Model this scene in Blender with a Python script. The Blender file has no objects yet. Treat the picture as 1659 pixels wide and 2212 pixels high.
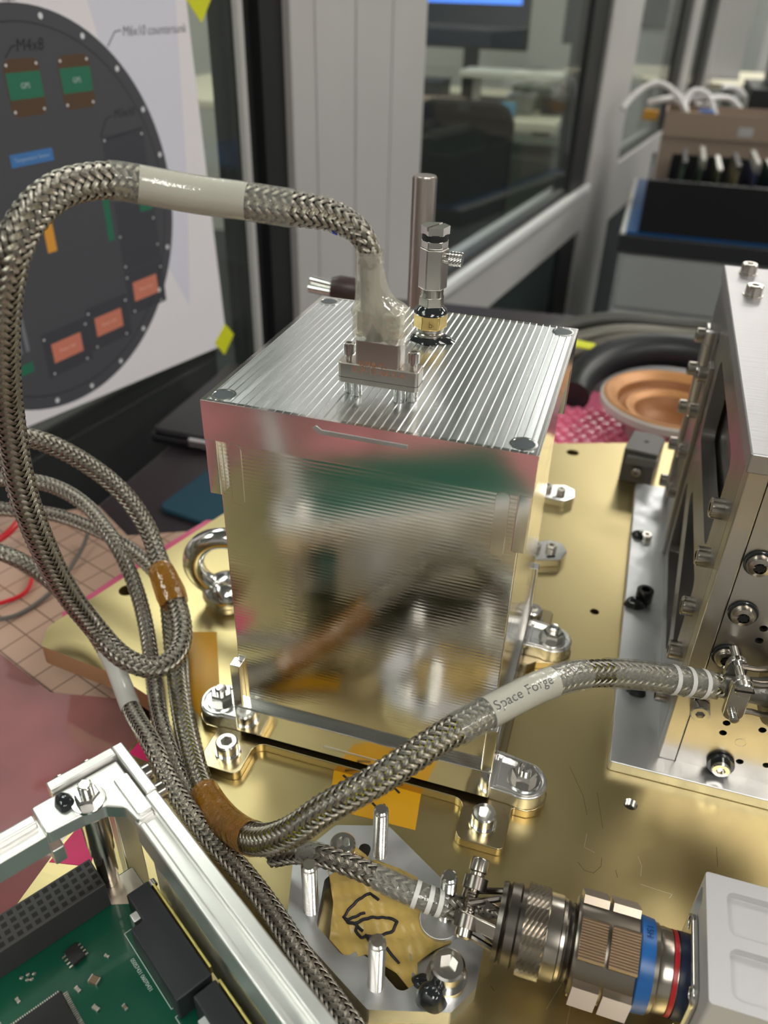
import bpy, bmesh, math, random
import numpy as np
from mathutils import Vector, Matrix, geometry
rnd = random.Random(7)
# ------------------------------------------------------------------ camera
S = 0.001            # everything below is written in millimetres
ZO = 800.0           # the gold plate lies 0.8 m above the floor; z = 0 is its upper face
CAM_R = np.array([[0.9543068, 0.2978276, 0.0244406], [0.1834529, -0.5193308, -0.8346499], [-0.235889, 0.8009958, -0.5502383]])
CAM_C = np.array([113.91, -191.401, 253.689])
CAM_F = 1742.23
scene = bpy.context.scene
col = scene.collection
cd = bpy.data.cameras.new('camera'); cam = bpy.data.objects.new('camera', cd); col.objects.link(cam)
cd.sensor_fit = 'HORIZONTAL'; cd.sensor_width = 36.0; cd.lens = CAM_F / 1659.0 * 36.0
cd.clip_start = 0.005; cd.clip_end = 60
Rw = Matrix([[CAM_R[0][i], -CAM_R[1][i], -CAM_R[2][i]] for i in range(3)]).to_4x4()
cam.matrix_world = Matrix.Translation((CAM_C[0]*S, CAM_C[1]*S, (CAM_C[2]+ZO)*S)) @ Rw
cd.dof.use_dof = True; cd.dof.focus_distance = 0.262; cd.dof.aperture_fstop = 16.0
scene.camera = cam
# ------------------------------------------------------------------ world and exposure
w = bpy.data.worlds.new('world'); scene.world = w; w.use_nodes = True
w.node_tree.nodes['Background'].inputs[0].default_value = (0.75, 0.8, 0.85, 1)
w.node_tree.nodes['Background'].inputs[1].default_value = 0.25
scene.view_settings.view_transform = 'Standard'; scene.view_settings.look = 'None'
scene.view_settings.gamma = 1.0; scene.view_settings.use_curve_mapping = False
scene.view_settings.exposure = 0.75
cy_ = scene.cycles; cy_.max_bounces = 8; cy_.diffuse_bounces = 3; cy_.glossy_bounces = 5; cy_.transmission_bounces = 4; cy_.transparent_max_bounces = 12
LAMP = 7.2           # radiance of the ceiling lamps
def ray(u, v):
    return CAM_R.T @ np.array([(u-829.5)/CAM_F, (v-1106.0)/CAM_F, 1.0])
def at(u, v, d):     # point seen at pixel u, v at depth d
    return Vector(CAM_C + ray(u, v)*d)
def atz(u, v, z):
    d = ray(u, v); return Vector(CAM_C + d*((z-CAM_C[2])/d[2]))
def aty(u, v, y):
    d = ray(u, v); return Vector(CAM_C + d*((y-CAM_C[1])/d[1]))
# ------------------------------------------------------------------ materials
MATS = {}
def mat(name, colr, metal=0.0, rough=0.5, bump=None, var=None, rvar=None, spec=None, coat=0, emit=None, trans=0, alpha=1, ior=1.45, aniso=0):
    """bump/var/rvar: (kind, scale vec or float, amount) with kind noise | wave_x | wave_y | wave_z | wave_r | voronoi"""
    if name in MATS: return MATS[name]
    m = bpy.data.materials.new(name); MATS[name] = m; m.use_nodes = True
    nt = m.node_tree; b = nt.nodes['Principled BSDF']
    def I(k, v): b.inputs[k].default_value = v
    I('Base Color', (*colr, 1)); I('Metallic', metal); I('Roughness', rough); I('IOR', ior)
    if spec is not None: I('Specular IOR Level', spec)
    if coat: I('Coat Weight', coat); I('Coat Roughness', 0.05)
    if trans: I('Transmission Weight', trans)
    if alpha < 1: I('Alpha', alpha)
    if aniso: I('Anisotropic', aniso)
    if emit: I('Emission Color', (*emit[0], 1)); I('Emission Strength', emit[1])
    tc = None
    def tex(spec_):
        nonlocal tc
        if tc is None: tc = nt.nodes.new('ShaderNodeTexCoord')
        kind, sc, _ = spec_
        mp = nt.nodes.new('ShaderNodeMapping'); nt.links.new(tc.outputs['Object'], mp.inputs['Vector'])
        if isinstance(sc, (int, float)): sc = (sc, sc, sc)
        mp.inputs['Scale'].default_value = sc
        if kind == 'noise':
            t = nt.nodes.new('ShaderNodeTexNoise'); t.inputs['Scale'].default_value = 1.0; t.inputs['Detail'].default_value = 3.0
            nt.links.new(mp.outputs[0], t.inputs['Vector']); return t.outputs['Fac']
        if kind == 'voronoi':
            t = nt.nodes.new('ShaderNodeTexVoronoi'); t.inputs['Scale'].default_value = 1.0
            nt.links.new(mp.outputs[0], t.inputs['Vector']); return t.outputs['Distance']
        t = nt.nodes.new('ShaderNodeTexWave'); t.bands_direction = kind[-1].upper(); t.inputs['Scale'].default_value = 1.0
        t.inputs['Distortion'].default_value = 0.6; t.inputs['Detail'].default_value = 2.0; t.inputs['Detail Scale'].default_value = 0.35
        nt.links.new(mp.outputs[0], t.inputs['Vector']); return t.outputs['Fac']
    if bump:
        bs = bump if isinstance(bump, list) else [bump]
        prev = None
        for q in bs:
            n = nt.nodes.new('ShaderNodeBump'); n.inputs['Strength'].default_value = q[2]; n.inputs['Distance'].default_value = 0.0004
            nt.links.new(tex(q), n.inputs['Height'])
            if prev: nt.links.new(prev.outputs[0], n.inputs['Normal'])
            prev = n
        nt.links.new(prev.outputs[0], b.inputs['Normal'])
    if var:
        mx = nt.nodes.new('ShaderNodeMix'); mx.data_type = 'RGBA'
        mx.inputs['A'].default_value = (*colr, 1); mx.inputs['B'].default_value = (*var[3], 1) if len(var) > 3 else (*[c*(1-var[2]) for c in colr], 1)
        rp = nt.nodes.new('ShaderNodeMapRange'); rp.inputs[1].default_value = 0.35; rp.inputs[2].default_value = 0.65
        nt.links.new(tex(var[:3]), rp.inputs[0]); nt.links.new(rp.outputs[0], mx.inputs['Factor'])
        nt.links.new(mx.outputs['Result'], b.inputs['Base Color'])
    if rvar:
        rp = nt.nodes.new('ShaderNodeMapRange'); rp.inputs[1].default_value = 0.3; rp.inputs[2].default_value = 0.7
        rp.inputs[3].default_value = rough; rp.inputs[4].default_value = rough + rvar[2]
        nt.links.new(tex(rvar), rp.inputs[0]); nt.links.new(rp.outputs[0], b.inputs['Roughness'])
    return m
def film(name, colr, opacity, rough=0.1, gloss=0.25, bump=None):
    """a thin clear sheet: part see-through, part coloured, with a glossy skin"""
    if name in MATS: return MATS[name]
    m = bpy.data.materials.new(name); MATS[name] = m; m.use_nodes = True; nt = m.node_tree
    out = nt.nodes['Material Output']; nt.nodes.remove(nt.nodes['Principled BSDF'])
    tr = nt.nodes.new('ShaderNodeBsdfTransparent'); df = nt.nodes.new('ShaderNodeBsdfDiffuse'); gl = nt.nodes.new('ShaderNodeBsdfGlossy')
    df.inputs['Color'].default_value = (*colr, 1); gl.inputs['Roughness'].default_value = rough
    t = tuple(0.5+0.5*c for c in colr); tr.inputs['Color'].default_value = (*t, 1)
    m1 = nt.nodes.new('ShaderNodeMixShader'); m1.inputs[0].default_value = opacity
    nt.links.new(tr.outputs[0], m1.inputs[1]); nt.links.new(df.outputs[0], m1.inputs[2])
    fr = nt.nodes.new('ShaderNodeLayerWeight'); fr.inputs['Blend'].default_value = 0.25
    pw = nt.nodes.new('ShaderNodeMath'); pw.operation = 'POWER'; pw.inputs[1].default_value = 2.5; nt.links.new(fr.outputs['Facing'], pw.inputs[0])
    ml = nt.nodes.new('ShaderNodeMath'); ml.operation = 'MULTIPLY_ADD'; ml.inputs[1].default_value = 0.7; ml.inputs[2].default_value = gloss*0.2
    nt.links.new(pw.outputs[0], ml.inputs[0])
    m2 = nt.nodes.new('ShaderNodeMixShader'); nt.links.new(ml.outputs[0], m2.inputs[0])
    nt.links.new(m1.outputs[0], m2.inputs[1]); nt.links.new(gl.outputs[0], m2.inputs[2]); nt.links.new(m2.outputs[0], out.inputs[0])
    if bump:
        tc = nt.nodes.new('ShaderNodeTexCoord'); n = nt.nodes.new('ShaderNodeTexNoise'); n.inputs['Scale'].default_value = bump[0]
        bp = nt.nodes.new('ShaderNodeBump'); bp.inputs['Strength'].default_value = bump[1]; bp.inputs['Distance'].default_value = 0.001
        nt.links.new(tc.outputs['Object'], n.inputs['Vector']); nt.links.new(n.outputs[0], bp.inputs['Height'])
        for q in (df, gl): nt.links.new(bp.outputs[0], q.inputs['Normal'])
    return m
ALU = mat('machined_aluminium', (0.80, 0.80, 0.80), 1, 0.24, bump=('noise', (60, 900, 60), 0.06), rvar=('noise', 90, 0.10))
ALU_MATTE = mat('satin_aluminium', (0.74, 0.75, 0.77), 1, 0.36, bump=('noise', (900, 70, 70), 0.12), rvar=('noise', 150, 0.12))
ALU_LID = mat('ridged_aluminium', (0.80, 0.83, 0.84), 1, 0.22, bump=('noise', (700, 12, 12), 0.015), rvar=('noise', (300, 12, 12), 0.08))
ALU_FACE = mat('milled_face_aluminium', (0.84, 0.82, 0.78), 1, 0.10, bump=('wave_z', (3, 3, 236), 0.022), rvar=('noise', (10, 10, 160), 0.07))
ALU_SMOOTH = mat('polished_aluminium', (0.84, 0.83, 0.81), 1, 0.12, bump=('noise', (20, 20, 200), 0.03))
GOLD = mat('gold_chromate_plate', (0.56, 0.46, 0.235), 1, 0.31, bump=[('noise', (25, 700, 25), 0.05), ('noise', 220, 0.02)], rvar=('noise', 14, 0.08))
BRONZE = mat('bronze_chromate', (0.54, 0.44, 0.26), 1, 0.24, bump=('noise', (40, 500, 40), 0.04))
STEEL = mat('stainless_steel', (0.72, 0.70, 0.67), 1, 0.18)
STEEL_DK = mat('nickel_steel', (0.50, 0.46, 0.41), 1, 0.22)
CHROME = mat('bright_steel', (0.80, 0.79, 0.77), 1, 0.12)
EPOXY = mat('black_epoxy', (0.022, 0.026, 0.028), 0, 0.06, coat=0.5)
PLUG = mat('dark_plug', (0.12, 0.14, 0.15), 0.6, 0.25)
DARK = mat('dark_hole', (0.012, 0.011, 0.010), 0, 0.7)
BLACK = mat('black_plastic', (0.018, 0.018, 0.02), 0, 0.45)
WHITE = mat('white_plastic', (0.78, 0.77, 0.74), 0, 0.35)
INK = mat('black_marker', (0.015, 0.013, 0.02), 0, 0.5)
# ------------------------------------------------------------------ mesh helpers (mm)
class G:
    def __init__(s): s.v = []; s.f = []; s.uv = None
    def add(s, V, F, M=None):
        o = len(s.v)
        s.v += [tuple(M @ Vector(p)) for p in V] if M is not None else [tuple(p) for p in V]
        s.f += [tuple(i+o for i in q) for q in F]; return s
def box(x0, x1, y0, y1, z0, z1, g=None, M=None):
    g = g or G()
    V = [(x, y, z) for z in (z0, z1) for y in (y0, y1) for x in (x0, x1)]
    return g.add(V, [(0, 2, 3, 1), (4, 5, 7, 6), (0, 1, 5, 4), (2, 6, 7, 3), (0, 4, 6, 2), (1, 3, 7, 5)], M)
def circ(cx, cy, r, n=32, a0=0, a1=2*math.pi):
    full = abs(a1-a0-2*math.pi) < 1e-6
    return [(cx+r*math.cos(a0+(a1-a0)*i/(n if full else n-1)), cy+r*math.sin(a0+(a1-a0)*i/(n if full else n-1))) for i in range(n)]
def rpoly(pts, n=5):
    """pts: (x, y, radius) -> polygon with rounded corners"""
    out = []; N = len(pts)
    for i in range(N):
        p = Vector(pts[i][:2]); r = pts[i][2] if len(pts[i]) > 2 else 0
        if r <= 0: out.append(tuple(p)); continue
        a = (Vector(pts[i-1][:2])-p).normalized(); b = (Vector(pts[(i+1) % N][:2])-p).normalized()
        th = a.angle(b); t = r/math.tan(th/2); 
        c = p+(a+b).normalized()*(r/math.sin(th/2)); p0 = p+a*t; p1 = p+b*t
        a0 = math.atan2(*(p0-c).yx); a1 = math.atan2(*(p1-c).yx); d = (a1-a0+math.pi) % (2*math.pi)-math.pi
        out += [(c.x+r*math.cos(a0+d*k/n), c.y+r*math.sin(a0+d*k/n)) for k in range(n+1)]
    return out
def rrect(x0, x1, y0, y1, r, n=5): return rpoly([(x0, y0, r), (x1, y0, r), (x1, y1, r), (x0, y1, r)], n)
def inside(p, poly):
    r = False; n = len(poly)
    for i in range(n):
        (x0, y0), (x1, y1) = poly[i-1][:2], poly[i][:2]
        if (y0 > p[1]) != (y1 > p[1]) and p[0] < (x1-x0)*(p[1]-y0)/(y1-y0)+x0: r = not r
    return r
def prism(poly, z0, z1, holes=(), g=None, M=None):
    g = g or G(); loops = [poly]+list(holes); V2 = []; E = []; rings = []
    for lp in loops:
        o = len(V2); V2 += [Vector(p) for p in lp]; E += [(o+i, o+(i+1) % len(lp)) for i in range(len(lp))]; rings.append(range(o, o+len(lp)))
    if holes:
        r = geometry.delaunay_2d_cdt(V2, E, [], 1, 1e-6); vs = r[0]
        mid = lambda f: (sum(vs[i].x for i in f)/len(f), sum(vs[i].y for i in f)/len(f))
        fs = [f for f in r[2] if inside(mid(f), poly) and not any(inside(mid(f), h_) for h_ in holes)]
    else:
        vs, fs = V2, [tuple(range(len(V2)))]
    ar = lambda q: sum(vs[q[i-1]].x*vs[q[i]].y-vs[q[i]].x*vs[q[i-1]].y for i in range(len(q)))
    fs = [tuple(f) if ar(f) > 0 else tuple(reversed(f)) for f in fs]
    n = len(vs); V = [(p.x, p.y, z0) for p in vs]+[(p.x, p.y, z1) for p in vs]
    F = [tuple(reversed(f)) for f in fs]+[tuple(i+n for i in f) for f in fs]
    cnt = {}
    for f in fs:
        for i in range(len(f)):
            a, b = f[i], f[(i+1) % len(f)]; cnt[(a, b)] = 1
    for (a, b) in cnt:
        if (b, a) not in cnt: F.append((a, b, b+n, a+n))
    return g.add(V, F, M)
def lathe(prof, n=32, g=None, M=None):
    g = g or G(); V = []; F = []; ring = []
    for (r, z) in prof:
        if r < 1e-6: ring.append([len(V)]); V.append((0, 0, z))
        else:
            ring.append(list(range(len(V), len(V)+n))); V += [(r*math.cos(2*math.pi*i/n), r*math.sin(2*math.pi*i/n), z) for i in range(n)]
    for a, b in zip(ring, ring[1:]):
        for i in range(n):
            j = (i+1) % n
            if len(a) == 1 and len(b) == 1: continue
            if len(a) == 1: F.append((a[0], b[j], b[i]))
            elif len(b) == 1: F.append((a[i], a[j], b[0]))
            else: F.append((a[i], a[j], b[j], b[i]))
    return g.add(V, F, M)
def axis(p, d, up=(0, 0, 1)):
    """matrix whose local z runs along d from p"""
    z = Vector(d).normalized(); u = Vector(up)
    if abs(z.dot(u)) > 0.98: u = Vector((0, 1, 0))
    x = u.cross(z).normalized(); y = z.cross(x)
    return Matrix(((x.x, y.x, z.x, p[0]), (x.y, y.y, z.y, p[1]), (x.z, y.z, z.z, p[2]), (0, 0, 0, 1)))
def cyl(p0, p1, r0, r1=None, n=24, g=None):
    p0 = Vector(p0); p1 = Vector(p1); L = (p1-p0).length; r1 = r0 if r1 is None else r1
    return lathe([(0, 0), (r0, 0), (r1, L), (0, L)], n, g, axis(p0, p1-p0))
def spline(pts, step=2.0):
    """smooth curve through pts, evenly resampled (numpy)"""
    P = np.array([list(p) for p in pts], float); n = len(P)
    Q = np.vstack([2*P[0]-P[1], P, 2*P[-1]-P[-2]]); out = []
    for i in range(1, n):
        p0, p1, p2, p3 = Q[i-1], Q[i], Q[i+1], Q[i+2]
        t = np.linspace(0, 1, 40, endpoint=False)[:, None]
        out.append(0.5*((2*p1)+(-p0+p2)*t+(2*p0-5*p1+4*p2-p3)*t**2+(-p0+3*p1-3*p2+p3)*t**3))
    A = np.vstack(out+[P[-1:]])
    k = np.ones(25)/25; B = A.copy()
    for c in range(3): B[:, c] = np.convolve(np.pad(A[:, c], 12, mode='edge'), k, 'valid')
    B[0] = A[0]; B[-1] = A[-1]; A = B
    d = np.r_[0, np.cumsum(np.linalg.norm(np.diff(A, axis=0), axis=1))]
    m = max(3, int(d[-1]/step)+1); s = np.linspace(0, d[-1], m)
    return np.stack([np.interp(s, d, A[:, c]) for c in range(3)], 1), s
def frames(A):
    T = np.gradient(A, axis=0); T /= np.linalg.norm(T, axis=1)[:, None]
    N = np.zeros_like(A); u = np.array([0, 0, 1.0]); u = u if abs(T[0] @ u) < .9 else np.array([1.0, 0, 0])
    v = u-T[0]*(u @ T[0]); N[0] = v/np.linalg.norm(v)
    for i in range(1, len(A)):
        v = N[i-1]-T[i]*(N[i-1] @ T[i]); N[i] = v/np.linalg.norm(v)
    return T, N, np.cross(T, N)
def tube(A, r, n=16, cap=True, g=None):
    A = np.array([list(p) for p in A], float); T, N, B = frames(A); r = np.broadcast_to(np.asarray(r, float), (len(A),))
    th = np.arange(n)*2*np.pi/n
    V = A[:, None]+r[:, None, None]*(np.cos(th)[None, :, None]*N[:, None]+np.sin(th)[None, :, None]*B[:, None])
    V = V.reshape(-1, 3).tolist(); F = []
    for i in range(len(A)-1):
        for j in range(n):
            k = (j+1) % n; F.append((i*n+j, i*n+k, (i+1)*n+k, (i+1)*n+j))
    if cap: F.append(tuple(reversed(range(n)))); F.append(tuple(range((len(A)-1)*n, len(A)*n)))
    g = g or G(); return g.add(V, F)
def mesh(name, g, m, smooth=0.6):
    me = bpy.data.meshes.new(name)
    me.from_pydata([(x*S, y*S, z*S) for x, y, z in g.v], [], g.f)
    if g.uv is not None:
        ul = me.uv_layers.new(name='uv'); idx = np.zeros(len(me.loops), dtype=np.int32); me.loops.foreach_get('vertex_index', idx)
        ul.data.foreach_set('uv', np.asarray(g.uv, np.float32)[idx].ravel())
    for q in (m if isinstance(m, (list, tuple)) else [m]): me.materials.append(q)
    if smooth:
        me.polygons.foreach_set('use_smooth', [True]*len(me.polygons)); me.set_sharp_from_angle(angle=smooth)
    return me
TOP = []
def weigh(o):
    q = o.modifiers.new('weighted_normals', 'WEIGHTED_NORMAL'); q.keep_sharp = True; q.weight = 100
def link(o, parent=None, loc=(0, 0, 0), rot=None):
    col.objects.link(o)
    M = (rot.to_4x4() if rot is not None else Matrix())
    z = 0 if parent else ZO
    M = Matrix.Translation((loc[0]*S, loc[1]*S, (loc[2]+z)*S)) @ M
    if parent: o.parent = parent
    o.matrix_basis = M
    return o
def obj(name, g, m, parent=None, bevel=0, loc=(0, 0, 0), rot=None, smooth=0.6, kind=None, label=None, cat=None, group=None, seg=2):
    me = g if isinstance(g, bpy.types.Mesh) else mesh(name, g, m, smooth)
    o = bpy.data.objects.new(name, me); link(o, parent, loc, rot)
    if bevel:
        b = o.modifiers.new('bevel', 'BEVEL'); b.width = bevel*S; b.segments = seg; b.limit_method = 'ANGLE'; b.angle_limit = 0.7; b.harden_normals = True
    if smooth == 0.6 and len(me.polygons) < 4000: weigh(o)
    if kind: o['kind'] = kind
    if label: o['label'] = label
    if cat: o['category'] = cat
    if group: o['group'] = group
    if parent is None: TOP.append(o)
    return o
def thing(name, label, cat, loc=None, rot=None, group=None, kind=None):
    o = bpy.data.objects.new(name, None); o.empty_display_size = 0.01
    link(o, None, loc or (0, 0, 0), rot); o['label'] = label; o['category'] = cat
    if group: o['group'] = group
    if kind: o['kind'] = kind
    o['_auto'] = loc is None; TOP.append(o)
    return o
def struct(name, g, m, **k): return obj(name, g, m, kind='structure', **k)
def cut(o, g):
    """carve shape g (same space as o's mesh) out of o, for good"""
    c = bpy.data.objects.new('cutter', mesh('cutter', g, DARK, 0)); col.objects.link(c)
    mods = [(q.width, q.segments) for q in o.modifiers if q.type == 'BEVEL']; o.modifiers.clear()
    save = o.matrix_basis.copy(); par = o.parent; o.parent = None; o.matrix_basis = Matrix()
    b = o.modifiers.new('cut', 'BOOLEAN'); b.object = c; b.operation = 'DIFFERENCE'; b.solver = 'EXACT'
    dg = bpy.context.evaluated_depsgraph_get(); dg.update()
    me = bpy.data.meshes.new_from_object(o.evaluated_get(dg)); o.modifiers.clear(); o.data = me
    me.polygons.foreach_set('use_smooth', [True]*len(me.polygons)); me.set_sharp_from_angle(angle=0.6)
    o.parent = par; o.matrix_basis = save; bpy.data.objects.remove(c)
    for wd, sg in mods:
        q = o.modifiers.new('bevel', 'BEVEL'); q.width = wd; q.segments = sg; q.limit_method = "ANGLE"; q.angle_limit = 0.7; q.harden_normals = True
    weigh(o)
def text_mesh(s, size, m, extr=0.05, bend=None, name='lettering', font_shear=0.0, space=1.0, thin=0.0):
    cu = bpy.data.curves.new(name, 'FONT'); cu.body = s; cu.size = size; cu.extrude = extr; cu.shear = font_shear; cu.space_character = space
    cu.offset = thin; cu.align_x = 'CENTER'; cu.align_y = 'CENTER'
    t = bpy.data.objects.new('t', cu); col.objects.link(t); dg = bpy.context.evaluated_depsgraph_get(); dg.update()
    me0 = bpy.data.meshes.new_from_object(t.evaluated_get(dg)); g = G()
    g.v = [tuple(v.co) for v in me0.vertices]; g.f = [tuple(p.vertices) for p in me0.polygons]
    bpy.data.objects.remove(t); bpy.data.meshes.remove(me0)
    return g
def stroke(pts, wd, h=0.12, z=0.0, g=None, M=None):
    """a flat marker stroke along 2-D points"""
    g = g or G(); P = [Vector(p) for p in pts]
    for a, b in zip(P, P[1:]):
        d = (b-a).normalized()*wd*0.35; n = Vector((-d.y, d.x)).normalized()*wd/2
        q = [a-d+n, b+d+n, b+d-n, a-d-n]
        g = prism([tuple(x) for x in reversed(q)], z, z+h, g=g, M=M)
    return g
# ------------------------------------------------------------------ fasteners (shared meshes, local z = outwards)
def cap_head(r, h, hx, dep, n=28):
    g = lathe([(0, 0), (r, 0), (r, h-0.12*r), (r-0.12*r, h)], n)
    hexp = [(hx*math.cos(math.pi/3*i), hx*math.sin(math.pi/3*i)) for i in range(6)]
    prism(circ(0, 0, r-0.12*r, n), h-0.0005, h, [hexp], g)
    V = [(x, y, h) for x, y in hexp]+[(x, y, h-dep) for x, y in hexp]
    g.add(V, [((i+1) % 6, i, i+6, (i+1) % 6+6) for i in range(6)]+[(6, 7, 8, 9, 10, 11)])
    return g
def washer_g(r, ri, t, n=28): return lathe([(ri, 0), (r, 0), (r, t*0.8), (r-0.15, t), (ri, t)], n)
def nut_g(af, h):
    R = af/math.sqrt(3); g = G(); n = 6
    lathe([(0, 0), (R, 0), (R, h*0.8), (R*0.86, h), (0, h)], 6, g); return g
def thread_g(r, L, pitch=0.8, n=20, dome=True):
    prof = [(0, 0)]; z = 0.0
    while z < L-pitch: prof += [(r*0.82, z), (r, z+pitch*0.45), (r, z+pitch*0.55)]; z += pitch
    prof += [(r*0.87, z), (r*0.95, z+0.2), (r*0.95, L-0.5), (r*0.72, L), (0, L)]
    return lathe(prof, n)
BOLT5 = mesh('cap_screw', cap_head(4.25, 5.0, 2.5, 2.6), STEEL); BOLT3 = mesh('cap_screw', cap_head(2.75, 3.0, 1.45, 1.5, 20), STEEL_DK)
BOLT4 = mesh('cap_screw', cap_head(3.5, 4.0, 1.75, 2.0, 24), STEEL)
WASH5 = mesh('washer', washer_g(5.0, 2.6, 1.0), CHROME); NUT5 = mesh('nut', nut_g(8.0, 4.0), STEEL)
def bolt(parent, me, p, d=(0, 0, 1), washer=None, wt=1.0, name='cap_screw', spin=None):
    M = axis(p, d); R = M.to_3x3() @ Matrix.Rotation(spin if spin is not None else rnd.uniform(0, 1), 3, 'Z')
    off = Vector(d).normalized()*(wt if washer else 0)
    o = obj(name, me, None, parent, loc=Vector(p)+off, rot=R)
    if washer:
        q = obj('washer', washer, None, o, loc=(0, 0, -wt))
    return o
# ================================================================== the room
AZ = math.radians(9.0); DW = Vector((math.sin(AZ), math.cos(AZ), 0)); NW = Vector((math.cos(AZ), -math.sin(AZ), 0)); P0 = Vector((-300, 0, 0))
WALLR = Matrix((DW, (0, 0, 1), NW)).transposed()          # local x along the partition, y up, z into the room
def wall_pt(s, z, n=0): return P0+DW*s+Vector((0, 0, z))+NW*n
FLOORM = mat('blue_grey_floor', (0.022, 0.028, 0.034), 0, 0.35, var=('noise', 6, 0.3))
PAINT = mat('pale_wall_paint', (0.55, 0.55, 0.53), 0, 0.8, bump=('noise', 40, 0.05))
CEILM = mat('white_ceiling', (0.70, 0.70, 0.68), 0, 0.9, bump=('noise', 30, 0.1))
PROFILE = mat('grey_anodised_profile', (0.62, 0.605, 0.60), 0.25, 0.38, var=('noise', (3, 3, 9), 0.1))
GASKET = mat('black_rubber_gasket', (0.012, 0.013, 0.014), 0, 0.5)
GLASS = film('partition_glass', (0.70, 0.78, 0.75), 0.012, 0.02, 0.16)
GLASS_DK = film('tinted_glass', (0.05, 0.07, 0.07), 0.55, 0.03, 0.3)
struct('floor', box(-4200, 4200, -3400, 6200, -820, -800), FLOORM)
struct('ceiling', box(-4200, 4200, -3400, 6200, 1900, 1920), CEILM)
struct('wall_back', box(-4200, 4200, 6100, 6200, -800, 1900), PAINT)
struct('wall_front', box(-4200, 4200, -3400, -3300, -800, 1900), PAINT)
struct('wall_right', box(4100, 4200, -3300, 6100, -800, 1900), PAINT)
struct('wall_left', box(-4200, -4100, -3300, 6100, -800, 1900), PAINT)
LAMPM = mat('lit_lamp_panel', (1, 1, 1), 0, 0.5, emit=((1.0, 0.97, 0.90), LAMP))
LAMPF = mat('lamp_frame_white', (0.75, 0.75, 0.74), 0, 0.5)
lf = mesh('frame', prism(rrect(-620, 620, -320, 320, 2), -14, 0, [rrect(-590, 590, -290, 290, 2)]), LAMPF)
lp = mesh('diffuser', box(-590, 590, -290, 290, -10, -4), LAMPM)
for (lx, ly) in ((1250, 1600), (-1200, 1450), (-1200, -900), (280, 3750), (2400, -1200), (2400, 1300), (2400, 3800), (800, -1500), (-2900, 1450), (-2900, 4300), (1000, 5400)):
    t = thing('ceiling_light', 'white rectangular lamp panel in the ceiling', 'lamp', loc=(lx, ly, 1899), rot=Matrix.Rotation(math.pi/2, 3, 'Z'), group='ceiling lamps')
    obj('frame', lf, None, t); obj('diffuser', lp, None, t)
# glazed partition along the bench
def wbox(name, s0, s1, z0, z1, n0, n1, m, bevel=0, **k):
    return obj(name, box(s0, s1, z0, z1, n0, n1), m, loc=P0, rot=WALLR, bevel=bevel, **k)
k = 0
for (s0, s1, z0, z1, m, lab) in ((-2600, 500, -780, 1880, GLASS, 0), (850, 1690, -110, 1880, GLASS, 0), (850, 1690, -780, -212, GLASS_DK, 0),
                            (2050, 2720, -110, 1880, GLASS, 0), (2050, 2720, -780, -212, GLASS_DK, 0), (2960, 6000, -780, 1880, GLASS, 0)):
    k += 1; wbox('window_%d' % k, s0, s1, z0, z1, -6, 0, m, kind='structure')
k = 0
for (s0, s1, z0, z1, n0, n1, m) in ((492, 500, -780, 1880, 0, 6, PROFILE), (500, 525, -780, 1880, -30, -4, GASKET), (525, 560, -780, 1880, -30, 4, GASKET),
        (560, 678, -780, 1880, -60, 12, PROFILE), (681, 850, -780, 1880, -60, 12, PROFILE), (677, 682, -780, 1880, -60, 7, GASKET),
        (600, 604, -780, 1880, 12, 13.2, PROFILE), (760, 764, -780, 1880, 12, 13.2, PROFILE),
        (1640, 1765, -780, 1880, -30, 6, GASKET), (1765, 2060, -780, 1880, -60, 14, PROFILE), (2700, 2830, -780, 1880, -30, 6, GASKET), (2830, 2990, -780, 1880, -60, 14, PROFILE),
        (850, 1765, -112, -104, -20, 4, GASKET), (850, 1765, -210, -112, -50, 12, PROFILE), (850, 1765, -122, -110, 12, 22, mat('pale_rail_lip', (0.85, 0.85, 0.85), 0.2, 0.3)),
        (3250, 3420, -780, 1880, -30, 6, GASKET), (3420, 3640, -780, 1880, -60, 14, PROFILE), (4500, 4780, -780, 1880, -30, 6, GASKET), (2060, 2700, -112, -104, -20, 4, GASKET), (2060, 2700, -250, -112, -50, 12, PROFILE), (850, 1765, -218, -210, -20, 4, GASKET), (850, 6000, -800, -770, -40, 12, PROFILE)):
    k += 1; wbox('trim_%d' % k, s0, s1, z0, z1, n0, n1, m, bevel=1.2 if m is PROFILE else 0, kind='structure')
# ------------------------------------------------------------------ poster taped to the glass
PAPER = mat('poster_paper', (0.86, 0.83, 0.88), 0, 0.7, bump=('noise', 9, 0.4))
def flat(parent, name, poly, z, m, h=0.10, **k): return obj(name, prism(poly, z, z+h), m, parent, **k)
pt = thing('poster', 'white paper poster with a dark round equipment layout taped to the glass', 'poster', loc=P0, rot=WALLR)
flat(pt, 'paper', [(20, 0), (130, -4), (300, -18), (449, -30), (443, 90), (435, 262), (20, 262)], 0.8, PAPER)
PGREY = mat('print_dark_grey', (0.075, 0.078, 0.092), 0, 0.6, bump=('noise', 9, 0.4))
PBAND = mat('shade_pale_blue', (0.74, 0.75, 0.86), 0, 0.7)
flat(pt, 'shade_band', [(330, 262), (422, 262), (424, 240), (416, 120), (408, 60), (402, 20), (380, 60)], 0.92, PBAND, 0.04)  # bluish shading on the paper, put in as a flat coloured band
flat(pt, 'disc', circ(270.7, 113.8, 124.2, 96), 0.98, PGREY)
PLINE = mat('print_line_black', (0.02, 0.02, 0.025), 0, 0.6)
def ringpoly(name, r0, r1, cx, cy, z, m): return obj(name, prism(circ(cx, cy, r1, 96), z, z+0.05, [circ(cx, cy, r0, 96)]), m, pt)
ringpoly('inner_circle', 114.5, 115.1, 270.7, 113.8, 1.1, PLINE)
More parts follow.
